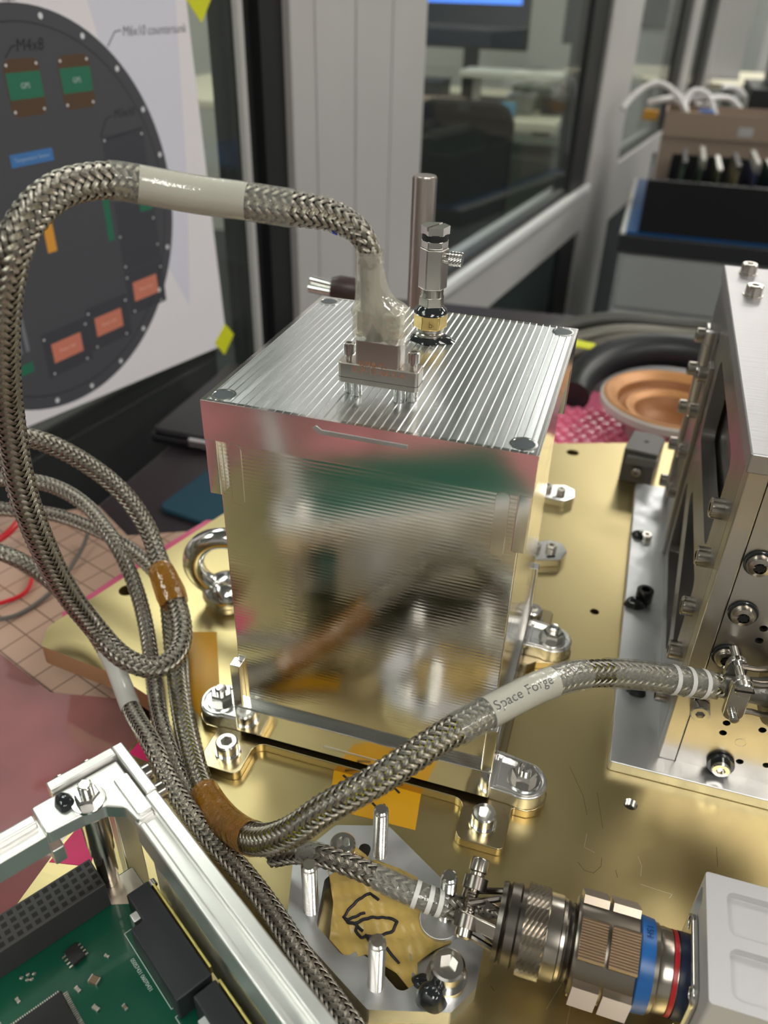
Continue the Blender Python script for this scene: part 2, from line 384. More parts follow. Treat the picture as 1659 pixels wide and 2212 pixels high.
PWHITE = mat('print_white', (0.75, 0.76, 0.8), 0, 0.6)
for i in range(22):
    a = math.radians(12.9+i*360/22)
    flat(pt, 'rim_dot', circ(270.7+119.5*math.cos(a), 113.8+119.5*math.sin(a), 1.8, 14), 1.1, PWHITE, 0.05)
PBROWN = mat('print_brown', (0.10, 0.058, 0.032), 0, 0.6); PGREEN = mat('print_green', (0.025, 0.17, 0.10), 0, 0.6); PBLUE = mat('print_blue', (0.06, 0.20, 0.50), 0, 0.6)
PORANGE = mat('print_orange', (0.78, 0.36, 0.05), 0, 0.6); PSALMON = mat('print_salmon', (0.66, 0.22, 0.15), 0, 0.6); PFAINT = mat('print_faint', (0.055, 0.057, 0.07), 0, 0.6)
PTXT = mat('print_pale_letters', (0.45, 0.55, 0.55), 0, 0.6)
def rect(name, x0, x1, y0, y1, z, m, r=0): return flat(pt, name, rrect(x0, x1, y0, y1, r) if r else [(x0, y0), (x1, y0), (x1, y1), (x0, y1)], z, m, 0.05)
def words(s, x, y, size, m, z=1.3, sh=0.0, nm='lettering', sp=1.0):
    return obj(nm, text_mesh(s, size, m, 0.02, font_shear=sh, space=sp, thin=-0.07 if nm == 'handwriting' else 0.0), m, pt, loc=(x, y, z), smooth=0)
for cx in (273, 315.6):
    rect('brown_unit', cx-14, cx+14, 178.5, 209.5, 1.1, PBROWN, 5); rect('green_unit', cx-13.3, cx+13.3, 188, 202.4, 1.18, PGREEN); words('GPS', cx, 195, 4.2, PTXT)
    for dx in (-11.5, 11.5):
        for yy in (181.5, 206.5): flat(pt, 'screw_dot', circ(cx+dx, yy, 0.9, 10), 1.2, PWHITE, 0.05)
rect('blue_unit', 250.3, 284.6, 151.6, 159, 1.1, PBLUE); words('Temperature Sensor', 267.4, 155.3, 3.4, mat('print_pale_blue_letters', (0.35, 0.5, 0.7), 0, .6))
rect('orange_unit', 264.8, 272.8, 96.5, 120, 1.1, PORANGE)
rect('green_unit', 321.3, 327.3, 91.5, 124, 1.1, PGREEN); rect('green_unit', 358, 372, 104.6, 117, 1.1, PGREEN); rect('green_unit', 208, 233, 24.5, 31.5, 1.1, PGREEN)
for (x0, x1, y0, y1) in ((251.2, 279, 23.3, 37.2), (294.5, 322.3, 28.2, 42.2), (338.7, 366, 42, 56.6)):
    rect('faint_bay', x0-7, x1+8, y0-9, y1+9, 1.08, PFAINT); rect('salmon_unit', x0, x1, y0, y1, 1.16, PSALMON)
    words('Power Unit', (x0+x1)/2, (y0+y1)/2, 3.2, mat('print_pink_letters', (0.85, 0.5, 0.42), 0, .6))
    for (dx, dy) in ((x0-5, y1+5), (x1+6, y1+4), (x0-2, y0-7), (x1+2, y0-7)): flat(pt, 'screw_dot', circ(dx, dy, 0.8, 10), 1.2, PWHITE, 0.05)
rect('faint_bay', 330, 372, 122, 160, 1.08, PFAINT); rect('faint_bay', 332, 374, 66, 116, 1.08, PFAINT)
for q in ((332, 157), (370, 157), (372, 126), (333, 92), (334, 70), (372, 78), (371, 98)): flat(pt, 'screw_dot', circ(*q, 0.8, 10), 1.2, PWHITE, 0.05)
for i in range(3): rect('grey_slot', 218+i*6, 221+i*6, 39, 62, 1.1, mat('print_grey', (0.2, 0.21, 0.24), 0, .6), 1)
words('M6x10 countersunk', 398, 220.5, 8.4, INK, 1.05, 0.25, 'handwriting', 1.0); words('M4x8', 282, 216, 9.5, INK, 1.2, 0.2, 'handwriting'); words('M3x10', 355, 172, 7.5, INK, 1.2, 0.2, 'handwriting')
for pts in ([(348.3, 212.6), (356.8, 220.8), (362.8, 221.4)], [(262.1, 210.3), (268.6, 215.9), (271.4, 216.3)], [(329.2, 159.9), (336.5, 170), (342.3, 171.4)], [(330, 157), (372, 161)]):
    obj('pointer_line', stroke(pts, 0.6, 0.05, 1.15), INK, pt)
for y_ in (0, 1): obj('pointer_line', stroke([(273-5*y_, 239-2*(1-y_)), (273+5*y_, 239+2*(1-y_))], 0.4, 0.05, 1.15), PWHITE if 0 else PLINE, pt)
YTAPE = mat('yellow_tape', (0.72, 0.74, 0.02), 0, 0.55, bump=('noise', 60, 0.3))
obj('tape_piece', prism([(448.2, -11), (460, -24.7), (443.2, -39), (430.8, -23.5)], 1.0, 1.3), YTAPE, loc=P0, rot=WALLR, label='small yellow tape square holding the lower corner of the poster', cat='tape')
obj('tape_piece', prism([(428, 246), (451.6, 223.5), (473, 247), (450, 268)], 1.0, 1.3), YTAPE, loc=P0, rot=WALLR, label='yellow tape square holding the upper corner of the poster', cat='tape')
# ================================================================== bench
MATM = mat('dark_bench_mat', (0.035, 0.028, 0.033), 0, 0.32, var=('noise', 9, 0.35), bump=('noise', 14, 0.25))
bn = thing('workbench', 'dark topped workbench standing along the glass partition', 'table')
obj('mat', prism([(-205, -330), (700, -330), (760, 720), (-175, 640)], -40, -38), MATM, bn)
obj('top', prism([(-208, -334), (704, -334), (764, 724), (-178, 644)], -66, -40), mat('bench_laminate', (0.35, 0.35, 0.36), 0, .5), bn, bevel=1)
for (x, y) in ((-160, -290), (660, -290), (-130, 600), (690, 660)): obj('leg', box(x-25, x+25, y-25, y+25, -800, -66), PROFILE, bn, bevel=2)
# ------------------------------------------------------------------ gold base plate
gp = thing('base_plate', 'large brushed gold coloured metal base plate under all the equipment', 'plate')
outline = rpoly([(-38.5, -88, 4), (-96, -98, 4), (-112, -112, 6), (-96, -200, 10), (-38.5, -236, 4), (420, -230, 4), (420, 330, 30), (160, 322, 10), (86, 294, 5), (-30, 262, 20), (-80, 146, 12), (-113, 34, 6), (-108, 22, 3), (-66, 17, 4), (-38.5, 8, 6)])
HOLES = [(-93.3, 69, 4.2), (100.2, 286, 4.0), (150.3, 252, 2.6), (150.6, 19.9, 2.6), (128, 128, 2.2)]
plate = obj('plate', prism(outline, -10, 0, [circ(x, y, r, 20) for x, y, r in HOLES]), GOLD, gp, bevel=0.4)
obj('threaded_hole', lathe([(2.6, 0), (2.1, -.4), (2.6, -.8), (2.1, -1.2), (2.6, -1.6), (2.1, -2), (2.6, -2.4), (2.1, -2.8), (2.6, -3.2), (2.1, -3.6), (0, -3.8)], 20), STEEL_DK, gp, loc=(150.6, 19.9, -0.05))
for x, y, r in HOLES[:3]: obj('hole_floor', prism(circ(x, y, r+.3, 20), -9.8, -9.4), DARK, gp)
for (x, y) in ((-20, -200), (390, -200), (390, 300), (-60, 150), (100, 100)): obj('support_foot', lathe([(0, -38), (12, -38), (12, -36), (9, -34), (9, -10), (0, -10)], 24), BLACK, gp, loc=(x, y, 0))
# ------------------------------------------------------------------ adapter plate
right = [(88.5, -0.6, 4), (91.5, -0.6, 3), (91.5, -17, 3), (109, -17, 2.5), (109, 1.2, 1.2)]
def arc(cx, cy, r, a0, a1, n=9): return [(cx+r*math.cos(math.radians(a0+(a1-a0)*i/(n-1))), cy+r*math.sin(math.radians(a0+(a1-a0)*i/(n-1))), 0) for i in range(n)]
q = [(91.5, -0.6, 4), (91.5, -17, 3), (109, -17, 2.5), (109, 1.3, 1)] + arc(111, 10, 9.2, -70, 90) + [(106, 20.5, 2), (102.5, 24, 2), (102.5, 76, 2), (106, 79.5, 2)] + arc(111, 90, 9.2, -90, 70) + [(109, 98.7, 1), (109, 117, 2.5), (91.5, 117, 3), (91.5, 100.6, 4)]
ql = [(100-x, y, r) for x, y, r in reversed(q)]
ap = thing('adapter_plate', 'thin bronze coloured adapter plate with bolted tabs under the tall box', 'plate')
obj('plate', prism(rpoly(q+ql), 0.0, 4), BRONZE, ap, bevel=0.35)
for (x, y) in ((100, -8.2), (0, -8.2), (100, 108.2), (0, 108.2)): bolt(ap, BOLT5, (x, y, 4), washer=WASH5)
# ------------------------------------------------------------------ tall aluminium box
bx = thing('equipment_box', 'tall square machined aluminium box with a ridged lid', 'box')
H = 149.2
prof = []; pitch = 100/41.0
for i in range(41):
    x = i*pitch
    prof += [(x+0.25, H), (x+pitch*0.62, H-0.05), (x+pitch*0.74, H+0.16), (x+pitch*0.88, H+0.02)]
prof = [(0, 136.2), (0, H)] + prof + [(100, H), (100, 136.2)]
lid = G()
n = len(prof); V = [(x, 0, z) for x, z in prof]+[(x, 100, z) for x, z in prof]
lid.add(V, [tuple(range(n)), tuple(reversed(range(n, 2*n)))]+[((i+1) % n, i, i+n, (i+1) % n+n) for i in range(n)])
lo = obj('lid', lid, [ALU_LID], bx, smooth=0)
lo.data.materials.append(ALU_SMOOTH)
for p in lo.data.polygons:
    if abs(p.normal.z) < 0.3: p.material_index = 1
lip = G()
rim = obj('lid_border', prism(rrect(-0.05, 100.05, -0.05, 100.05, 0.6), H-1.5, H+0.10, [rrect(1.6, 98.4, 1.4, 98.6, 0.4)]), ALU_SMOOTH, bx, bevel=0.25)
def legs(z0, z1, nm, m, dz=0):
    for (sx, sy) in ((0, 0), (1, 0), (0, 1), (1, 1)):
        P = [(0, 0, .4), (4.1, 0, .6), (4.1, 3.0, .3), (2.2, 3.0, 0), (2.2, 4.6, .3), (0, 4.6, .6)]
        P = [((100-x) if sx else x, (100-y) if sy else y, r) for x, y, r in P]
        if sx != sy: P.reverse()
        obj(nm, prism(rpoly(P, 3), z0, z1), m, bx, bevel=0.5)
legs(116.8, 136.3, 'lid_leg', ALU_SMOOTH); legs(21.0, 42.3, 'base_leg', ALU_SMOOTH)
obj('body', prism(rrect(2.2, 97.8, 3.0, 97.0, 0.5), 20, 137), ALU_FACE, bx)
for (x0, x1) in ((6.2, 10.5), (89.5, 93.6)):   # milled run-outs beside the lid legs
    obj('milled_recess', prism(rrect(x0, x1, 112.5, 134.5, 1.8), 0, 0.25, M=Matrix(((1, 0, 0, 0), (0, 0, -1, 3.0), (0, 1, 0, 0), (0, 0, 0, 1)))), ALU_SMOOTH, bx, bevel=0.1)
base = obj('base_frame', prism(rrect(0, 100, 0, 100, 0.6), 7, 21.2), ALU_SMOOTH, bx, bevel=0.6)
XZ = Matrix(((1, 0, 0, 0), (0, 0, -1, 0), (0, 1, 0, 0), (0, 0, 0, 1)))   # polygon in x-z, extruded towards -y
obj('lid_notch', prism([(35.3, 146.3), (37.6, 144.6), (63.9, 144.6), (63.9, 145.9), (38.4, 146.1), (36.6, 147.2)], -0.6, 0.18, M=XZ), ALU_MATTE, bx, bevel=0.1)
obj('base_notch', prism([(36.6, 10.7), (60, 10.7), (62, 11.8), (36.0, 12.0)], -0.6, 0.12, M=XZ), ALU_MATTE, bx, bevel=0.1)
obj('lid_seam', box(4.2, 95.8, 2.6, 3.4, 135.9, 136.3), DARK, bx)
for (x, y) in ((5, 5.3), (95, 5.3), (95, 94.7), (5, 94.7)):
    obj('hole_rim', lathe([(3.2, H-0.5), (3.9, H+0.22), (3.25, H+0.24), (3.1, H+0.1)], 28), ALU_SMOOTH, bx, loc=(x, y, 0))
    obj('screw_hole', prism(circ(x, y, 3.2, 28), H-0.4, H+0.20), PLUG, bx)
# ears with nuts
def ear(cx, cy, s):
    tang = 8.6; P = [(cx-s*11.2, cy+10.5*1.0), (cx-s*11.2, cy-7.5)]
    a = [(cx+tang*math.cos(t), cy+tang*math.sin(t)) for t in [math.radians(d) for d in (range(-115, 76, 12) if s > 0 else range(-65, -256, -12))]]
    pl = P[1:]+a+P[:1]
    if s < 0: pl.reverse()
    e = obj('ear', prism(pl, 4, 10.2), ALU, bx, bevel=0.5)
    rim_o = [(cx+(x-cx)*0.93, cy+(y-cy)*0.93) for x, y in pl]; rim_i = [(cx+(x-cx)*0.80, cy+(y-cy)*0.80) for x, y in pl]
    obj('ear_rim', prism(rim_o, 10.0, 11.0, [rim_i]), ALU, e, bevel=0.3)
    rb = [(cx-s*11, cy+8.2), (cx-s*11, cy+7.0), (cx-s*1, cy+5.6), (cx-s*1, cy+6.6)]
    if s > 0: pass
    else: rb.reverse()
    obj('rib', prism(rb, 10.0, 11.8), ALU_SMOOTH, e, bevel=0.2)
    nn = obj('nut', NUT5, None, bx, loc=(cx, cy, 11.2)); obj('washer', mesh('washer', washer_g(6, 2.6, 1), CHROME), None, nn, loc=(0, 0, -1))
    obj('stud_end', lathe([(0, 0), (2.4, 0), (2.4, 1.6), (1.8, 2.3), (0, 2.5)], 20), STEEL, nn, loc=(0, 0, 4))
for cx, cy, s in ((111, 10, 1), (111, 90, 1), (-11, 10, -1), (-11, 90, -1)): ear(cx, cy, s)
# ------------------------------------------------------------------ valve on the lid
vx, vy = 51.2, 71.5
va = thing('purge_valve', 'slim steel valve fitting with brass nut and black sealant on the lid', 'valve', loc=(vx, vy, H))
BRASS = mat('brass', (0.72, 0.52, 0.20), 1, 0.2)
obj('collar', lathe([(0, 0.2), (5, 0.2), (5, 1.2), (4.6, 1.5), (5, 1.8), (5, 2.6), (4.6, 3.0), (4.9, 3.4), (4.9, 4.4), (0, 4.4)], 28), STEEL_DK, va)
def blob(rx, ry, h, n=28, seed=0, lobes=0.18):
    r_ = random.Random(seed); ph = [r_.uniform(0, 6.28) for _ in range(5)]
    g = G(); V = [(0, 0, h)]; F = []; rings = 6
    for k in range(1, rings+1):
        t = k/rings; zz = h*math.sqrt(max(0, 1-t**2.4))
        for i in range(n):
            a = 2*math.pi*i/n; w_ = 1+lobes*t*(math.sin(2*a+ph[0])*0.5+math.sin(3*a+ph[1])*0.4+math.sin(5*a+ph[2])*0.3)
            V.append((rx*t*w_*math.cos(a), ry*t*w_*math.sin(a), zz))
    F += [(0, 1+i, 1+(i+1) % n) for i in range(n)]
    for k in range(rings-1):
        for i in range(n): F.append((1+k*n+i, 1+(k+1)*n+i, 1+(k+1)*n+(i+1) % n, 1+k*n+(i+1) % n))
    F.append(tuple(reversed([1+(rings-1)*n+i for i in range(n)])))
    return g.add(V, F)
obj('sealant', blob(7.2, 6.4, 1.9, seed=4, lobes=0.3), EPOXY, va, loc=(0.3, -0.3, 0.1))
hexr = lambda r, a=0.25: [(r*math.cos(math.pi/3*i+a), r*math.sin(math.pi/3*i+a)) for i in range(6)]
bn_ = obj('brass_nut', prism(hexr(5.9), 4.4, 9.6), BRASS, va, bevel=0.4)
obj('engraved_mark', text_mesh('bo', 3.0, INK, 0.05), mat('engraving', (0.25, 0.17, 0.05), .6, .4), bn_, loc=(2.1, -4.72, 6.6), rot=Matrix.Rotation(math.radians(15+9), 3, 'Z') @ Matrix.Rotation(math.pi/2, 3, 'X'), smooth=0)
obj('sealant', lathe([(5.6, 9.4), (5.9, 9.9), (5.4, 10.8), (4.4, 11.6), (3.9, 12.2), (0, 12.2)], 28), EPOXY, va)
obj('neck', prism(hexr(4.4, 0.5), 12, 15.5), STEEL_DK, va, bevel=0.3)
obj('neck_ring', lathe([(0, 15.4), (3.9, 15.4), (3.9, 18.2), (0, 18.2)], 24), STEEL_DK, va)
obj('hex_body', prism(hexr(4.95, 0.28), 18.2, 31.5), mat('brushed_nickel', (0.55, 0.52, 0.48), 1, .3), va, bevel=0.35)
obj('hex_shoulder', prism(hexr(4.6, 0.28), 31.5, 34.2), STEEL, va, bevel=0.4)
obj('gap_ring', lathe([(0, 34), (4.3, 34), (4.3, 36.2), (0, 36.2)], 24), BLACK, va)
cap = obj('slotted_cap', prism(hexr(4.75, 0.28), 36.0, 38.6), STEEL, va, bevel=0.35)
cut(cap, box(-0.5, 0.5, -8, 8, 37.4, 40, M=Matrix.Rotation(-0.35, 4, 'Z')))
def knurl(r, L, n=36, m=10, d=0.25, tw=0.5):
    g = G(); V = []; F = []
    for j in range(m+1):
        for i in range(n):
            V.append(((r-d*((i+j) % 2))*math.cos(2*math.pi*i/n), (r-d*((i+j) % 2))*math.sin(2*math.pi*i/n), L*j/m))
    for j in range(m):
        for i in range(n):
            k2 = (i+1) % n; F += [(j*n+i, j*n+k2, (j+1)*n+i), (j*n+k2, (j+1)*n+k2, (j+1)*n+i)]
    F += [tuple(reversed(range(n))), tuple(range(m*n, m*n+n))]
    return g.add(V, F)
kn = obj('side_screw', cyl((3.5, 0, 28.4), (6, 0, 28.4), 1.6, n=20), STEEL, va)
obj('knurled_knob', knurl(2.3, 4.2, 28, 8, .22), STEEL, kn, loc=(5.4, 0, 28.4), rot=Matrix.Rotation(math.pi/2, 3, 'Y'), smooth=0)
# ================================================================== machined tower on the right
tw = thing('equipment_tower', 'large bolted aluminium electronics enclosure standing on its own flange', 'enclosure')
obj('flange', prism(rrect(141, 300, 33.4, 252, 1.2), 0.0, 5), ALU_MATTE, tw, bevel=0.4)
X0, Y0, Y1, ZT = 159.0, 41.4, 243.0, 140.0
BOLT_T = mesh('cap_screw', cap_head(3.7, 4.4, 1.9, 2.2, 24), STEEL_DK)
SIDEM = Matrix(((0, 0, -1, X0), (1, 0, 0, 0), (0, 1, 0, 0), (0, 0, 0, 1)))      # polygon in y-z, extruded towards -x
ALU_GREY = mat('grey_milled_aluminium', (0.42, 0.40, 0.39), 1, 0.27, bump=('noise', (500, 500, 50), 0.05), rvar=('noise', 60, 0.08))
win = [rpoly([(78, 14, 4), (172, 14, 4), (172, 58, 4)]), rpoly([(80, 26, 4), (158, 66, 4), (80, 66, 4)][::-1]) if 0 else rpoly([(74, 24, 4), (160, 66, 4), (74, 66, 4)]),
       rpoly([(74, 82, 5), (168, 82, 5), (168, 120, 5), (74, 120, 5)])]
obj('side_panel', prism(rrect(Y0+8.05, Y1, 5, 133, 0.5), -6, 0, win, M=SIDEM), ALU_GREY, tw, bevel=0.3)
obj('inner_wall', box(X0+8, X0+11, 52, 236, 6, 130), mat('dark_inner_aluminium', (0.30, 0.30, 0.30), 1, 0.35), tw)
for yy in (186, 239): obj('corner_bar', box(X0-2.1, X0+0.1, yy-4.6, yy+4.6, 5, 110), ALU_GREY, tw, bevel=0.5)
for zz in (17, 41, 64, 86, 104.5):
    bolt(tw, BOLT_T, (X0-2.0, 239, zz), (-1, 0, 0)); 
    if zz > 20: bolt(tw, BOLT_T, (X0-2.0, 186, zz), (-1, 0, 0))
for zz in (19, 42, 64, 86.6, 107): bolt(tw, BOLT_T, (X0, 62, zz), (-1, 0, 0))
for (yy, zz, r) in ((204, 112, 2.2), (206, 92, 2.2)): obj('spacer_pin', cyl((X0-3, yy, zz-10), (X0-3, yy, zz+7), r), ALU, tw)
HF = [(178.5, 76.1, 1.35), (178.5, 70.7, 1.35), (178, 30.3, 1.35), (178, 25.1, 1.35), (190.1, 30.9, 1.35), (187, 12.6, 1.35), (196, 14, 1.35), (192, 74, 1.35)]
FRM = Matrix(((1, 0, 0, 0), (0, 0, -1, Y0), (0, 1, 0, 0), (0, 0, 0, 1)))
ALU_FRONT = mat('front_milled_aluminium', (0.55, 0.52, 0.48), 1, 0.27, bump=('noise', (30, 30, 400), 0.06), rvar=('noise', 50, 0.1))
obj('front_frame', box(X0, X0+6.2, Y0, Y0+8, 5, 133.4), ALU_FRONT, tw, bevel=0.4)
obj('front_panel', prism(rrect(X0+6.5, 300, 5, 133.4, 0.4), -8, -0.4, [circ(x, z, r, 16) for x, z, r in HF], M=FRM), ALU_FRONT, tw, bevel=0.2)
obj('panel_backing', box(X0+8, 299, Y0+8, Y0+10, 6, 132), DARK, tw)
obj('blind_hole', lathe([(1.9, 0), (1.6, -0.5), (0, -0.6)], 18), ALU, tw, loc=(184.8, Y0+0.3, 22.3), rot=axis((0, 0, 0), (0, -1, 0)).to_3x3())
obj('top_plate', prism(rrect(X0-1.0, 300, Y0-1.4, Y1, 0.6), 133.4, ZT), mat('top_brushed_aluminium', (0.50, 0.49, 0.505), 1, 0.44, bump=('noise', (60, 900, 60), 0.25)), tw, bevel=0.5)
for (x, y) in ((168.5, 232), (168.5, 197), (172, 75)): bolt(tw, BOLT_T, (x, y, ZT), washer=mesh('washer', washer_g(4.3, 1.8, .5, 24), STEEL_DK), wt=.5)
def torx(parent, p, d, r=4.0):
    o = obj('torx_screw', mesh('torx_screw', lathe([(0, 0), (r, 0), (r, 1.6), (r*0.85, 2.6), (r*0.5, 3.0), (r*0.48, 1.6), (0, 1.5)], 24), STEEL_DK), None, parent, loc=p, rot=axis((0, 0, 0), d).to_3x3())
    pts = [(r*0.46*(1 if i % 2 else 0.62)*math.cos(math.pi*i/6), r*0.46*(1 if i % 2 else 0.62)*math.sin(math.pi*i/6)) for i in range(12)]
    obj('washer', washer_g(r*1.2, r*.6, .6), EPOXY, o, loc=(0, 0, -0.02))
    obj('drive_recess', prism(pts, 2.2, 3.02), DARK, o)
torx(tw, (170.4, Y0, 101.5), (0, -1, 0)); torx(tw, (170.7, Y0, 81), (0, -1, 0)); torx(tw, (170.2, Y0, 61.5), (0, -1, 0))
def black_bolt(parent, p, d, r=3.4, h=6):
    o = bolt(parent, mesh('cap_screw', cap_head(r, h, r*.55, h*.5), STEEL_DK), p, d); return o
o = bolt(tw, BOLT4, (180.8, Y0, 9.8), (0, -1, 0)); obj('washer', washer_g(5, 2, 1.6), EPOXY, o, loc=(0, 0, -.05))
o = bolt(tw, BOLT4, (167.5, Y0, 35.5), (0, -1, 0), spin=.2)
bolt(tw, BOLT3, (149, 193, 5)); o = bolt(tw, mesh('cap_screw', cap_head(4.0, 7, 2.2, 4), mat('black_oxide_steel', (0.03, 0.03, 0.03), .6, .3)), (149.5, 138, 5))
obj('epoxy_blob', blob(4.5, 3.8, 3.0, seed=2), EPOXY, tw, loc=(145.5, 194.5, 5)); obj('epoxy_blob', blob(4.5, 4.5, 3.6, seed=3), EPOXY, tw, loc=(145.5, 133.5, 5)); obj('epoxy_blob', blob(5.2, 4.6, 5.0, seed=5), EPOXY, tw, loc=(148.5, 76, 5))
bolt(tw, BOLT5, (149.5, 80, 5))
# ------------------------------------------------------------------ grey block
gb = thing('sensor_block', 'small dark grey metal block with one side screw on the far plate', 'block')
GREYB = mat('dark_grey_anodised', (0.13, 0.12, 0.115), 0.3, 0.45)
obj('body', prism(rpoly([(130.5, 261, 1), (150, 258.5, 1), (154.8, 285, 6), (135, 288.5, 1)]), 0, 22), GREYB, gb, bevel=0.5)
obj('front_step', box(133, 150.5, 256.4, 260.5, 14, 19), mat('mid_grey_anodised', (0.2, .19, .18), .3, .4), gb, bevel=.4, rot=None)
obj('top_hole', prism(circ(143, 274, 1.5, 16), 21.9, 22.08), DARK, gb)
bolt(gb, BOLT3, (140, 259.8, 8.5), (0, -1, 0))
# ------------------------------------------------------------------ small clamps behind the box
for (cx, cy, rz, lab) in ((100, 164, 0.5, 'small silver angled clamp with two screws behind the tall box'), (97.5, 224, 0.1, 'small silver clamp near the far plate hole')):
    cl = thing('clamp', lab, 'clamp', loc=(cx, cy, 0), rot=Matrix.Rotation(rz, 3, 'Z'))
    obj('foot', prism(rpoly([(-12, -6, 1), (4, -8, 2), (10, -2, 2), (10, 6, 2), (4, 10, 2), (-12, 8, 1)]), 0, 5), ALU_SMOOTH, cl, bevel=.6)
    bolt(cl, BOLT3, (2, 1, 5)); bolt(cl, BOLT3, (-6, 3, 5)); obj('slot', prism(rrect(-3, 2, -6, -4, .9), 4.9, 5.05), DARK, cl)
# ------------------------------------------------------------------ copper dish, bubble wrap, black coil
COPPER = mat('orange_copper', (0.58, 0.27, 0.10), 0.2, 0.42, var=('noise', 40, 0.12))
ds = thing('round_dish', 'round copper orange dish with a pale rim lying beyond the plate', 'dish', loc=(163, 396, -34))
obj('pale_rim', lathe([(0, 3), (30, 3), (34, 18), (50, 24), (53.5, 28), (53.5, 33), (51, 34.5), (47, 33)], 64), mat('pale_plastic_rim', (0.72, 0.66, 0.62), 0, .4), ds)
DKC = mat('dark_copper', (0.30, 0.12, 0.04), .2, .45)
obj('outer_cone', lathe([(51.8, 34.2), (49.5, 35), (46, 34), (41, 30.5)], 64), COPPER, ds)
obj('groove', lathe([(41, 30.5), (38.5, 25.5), (36, 24.6)], 64), DKC, ds)
obj('middle_ring', lathe([(36, 24.6), (33.5, 26.2), (30, 25.6), (27, 23)], 64), COPPER, ds)
obj('centre_bowl', lathe([(27, 23), (22, 15.5), (14, 12), (0, 11)], 48), DKC, ds)
PINKW = mat('pink_bubble_wrap', (0.90, 0.22, 0.36), 0, 0.2, coat=.4)
bw = thing('bubble_wrap', 'pink antistatic bubble wrap sheet beyond the far plate edge', 'packaging')
g = prism([(40, 296), (215, 330), (230, 450), (60, 470), (20, 380)], -38, -33.5)
obj('sheet', g, PINKW, bw)
g = G()
for i in range(18):
    for j in range(14):
        x = 48+i*9.5+(j % 2)*4.7+(j*0.3); y = 306+j*8.4+i*1.6
        if inside((x, y), [(40, 296), (215, 330), (230, 450), (60, 470), (20, 380)]):
            h_ = 3.0+1.2*rnd.random(); lathe([(4.2, 0), (4.0, h_*.55), (2.8, h_*.9), (0, h_)], 10, g, Matrix.Translation((x, y, -33.6)))
obj('bubbles', g, PINKW, bw, kind='stuff')
bk = mat('black_rubber_hose', (0.02, 0.022, 0.024), 0, .4)
a = [Vector((168+80*math.cos(t), 428+78*math.sin(t), -24+20*max(0, math.sin(t)))) for t in [math.radians(x) for x in range(20, 188, 6)]]
obj('coiled_hose', tube(a, 14, 16), bk, label='thick black flexible hose curving behind the copper dish', cat='hose')
for kk, (dr, dz, c) in enumerate(((124, 0, (0.13, 0.12, 0.10)), (139, 4, (0.20, 0.19, 0.16)), (154, 10, (0.10, 0.10, 0.09)))):
    a = [Vector((172+dr*math.cos(t), 428+dr*math.sin(t)*0.92+4*math.sin(5*t+kk), -30+dz+20*max(0, math.sin(t))+2*math.sin(7*t))) for t in [math.radians(x) for x in range(35, 215, 5)]]
    obj('cable_run', tube(a, 6.5, 12), mat('grey_braid_%d' % kk, c, 0.4, .5, bump=('noise', 300, .8)), label=['low dark grey braided cable run around the black hose', 'pale grey braided cable run behind the black hose', 'topmost blackish cable run over the black hose'][kk], cat='cable', group='cables behind the dish')
p = atz(1266, 745, 8)
obj('tape_piece', prism(rpoly([(p.x-14, p.y-7, 2), (p.x+4, p.y-8, 2), (p.x+8, p.y+4, 2), (p.x-10, p.y+8, 2)]), 7.4, 8.6), YTAPE, label='bright yellow tape scrap lying on the cables behind the lid corner', cat='tape')
# ------------------------------------------------------------------ eye bolt
eb = thing('eye_bolt', 'shiny steel lifting eye bolt screwed into the gold plate', 'bolt', loc=(-43, 78, 0), rot=Matrix.Rotation(math.radians(18), 3, 'Z'))
obj('collar', lathe([(0, 0), (9.4, 0), (9.4, 2.2), (11.4, 3.0), (12, 5), (11.6, 8), (9.8, 11), (6.6, 13.4), (3, 14.4), (0, 14.6)], 36), CHROME, eb)
a = [(14.6*math.cos(t), 0, 22.5+14.6*math.sin(t)) for t in [2*math.pi*i/48 for i in range(48)]]
g = G(); n_ = 14
for i, p in enumerate(a):
    t = 2*math.pi*i/48; rr = 5.0
    for j in range(n_):
        ph = 2*math.pi*j/n_; g.v.append(((14.6+rr*math.cos(ph))*math.cos(t), rr*math.sin(ph), 22.5+(14.6+rr*math.cos(ph))*math.sin(t)))
for i in range(48):
    for j in range(n_): g.f.append((i*n_+j, ((i+1) % 48)*n_+j, ((i+1) % 48)*n_+(j+1) % n_, i*n_+(j+1) % n_))
obj('ring', g, CHROME, eb)
# ------------------------------------------------------------------ tapes lying on the plate
KAPT = mat('amber_polyimide_tape', (0.66, 0.33, 0.006), 0, 0.38, bump=('noise', (60, 200, 60), .2))
def decal(name, poly, m, label, cat, h=0.12, z=0.0): return obj(name, prism(poly, z, z+h), m, label=label, cat=cat)
P = [atz(*q, 0.1) for q in ((412, 1365), (468, 1365), (474, 1480), (440, 1560), (398, 1500))]
decal('amber_tape', [(p.x, p.y) for p in P][::-1], KAPT, 'long amber tape strip on the plate beside the eye bolt', 'tape')
t2 = thing('amber_tape', 'amber tape square with handwritten black marks in front of the tall box', 'tape')
P = [atz(*q, 0.1) for q in ((722, 1660), (912, 1700), (897, 1793), (735, 1752), (712, 1728))]
obj('strip', prism([(p.x, p.y) for p in P][::-1], 0, 0.14), KAPT, t2)
for pts in (((742, 1675), (760, 1690), (750, 1700), (772, 1712)), ((805, 1735), (822, 1752), (830, 1738)), ((850, 1700), (862, 1712))):
    obj('handwriting', stroke([(atz(*p, .2).x, atz(*p, .2).y) for p in pts], 0.9, 0.05, 0.14), INK, t2)
P = [atz(*q, 0.1) for q in ((440, 1690), (520, 1765), (580, 1800), (560, 1830), (480, 1800))]
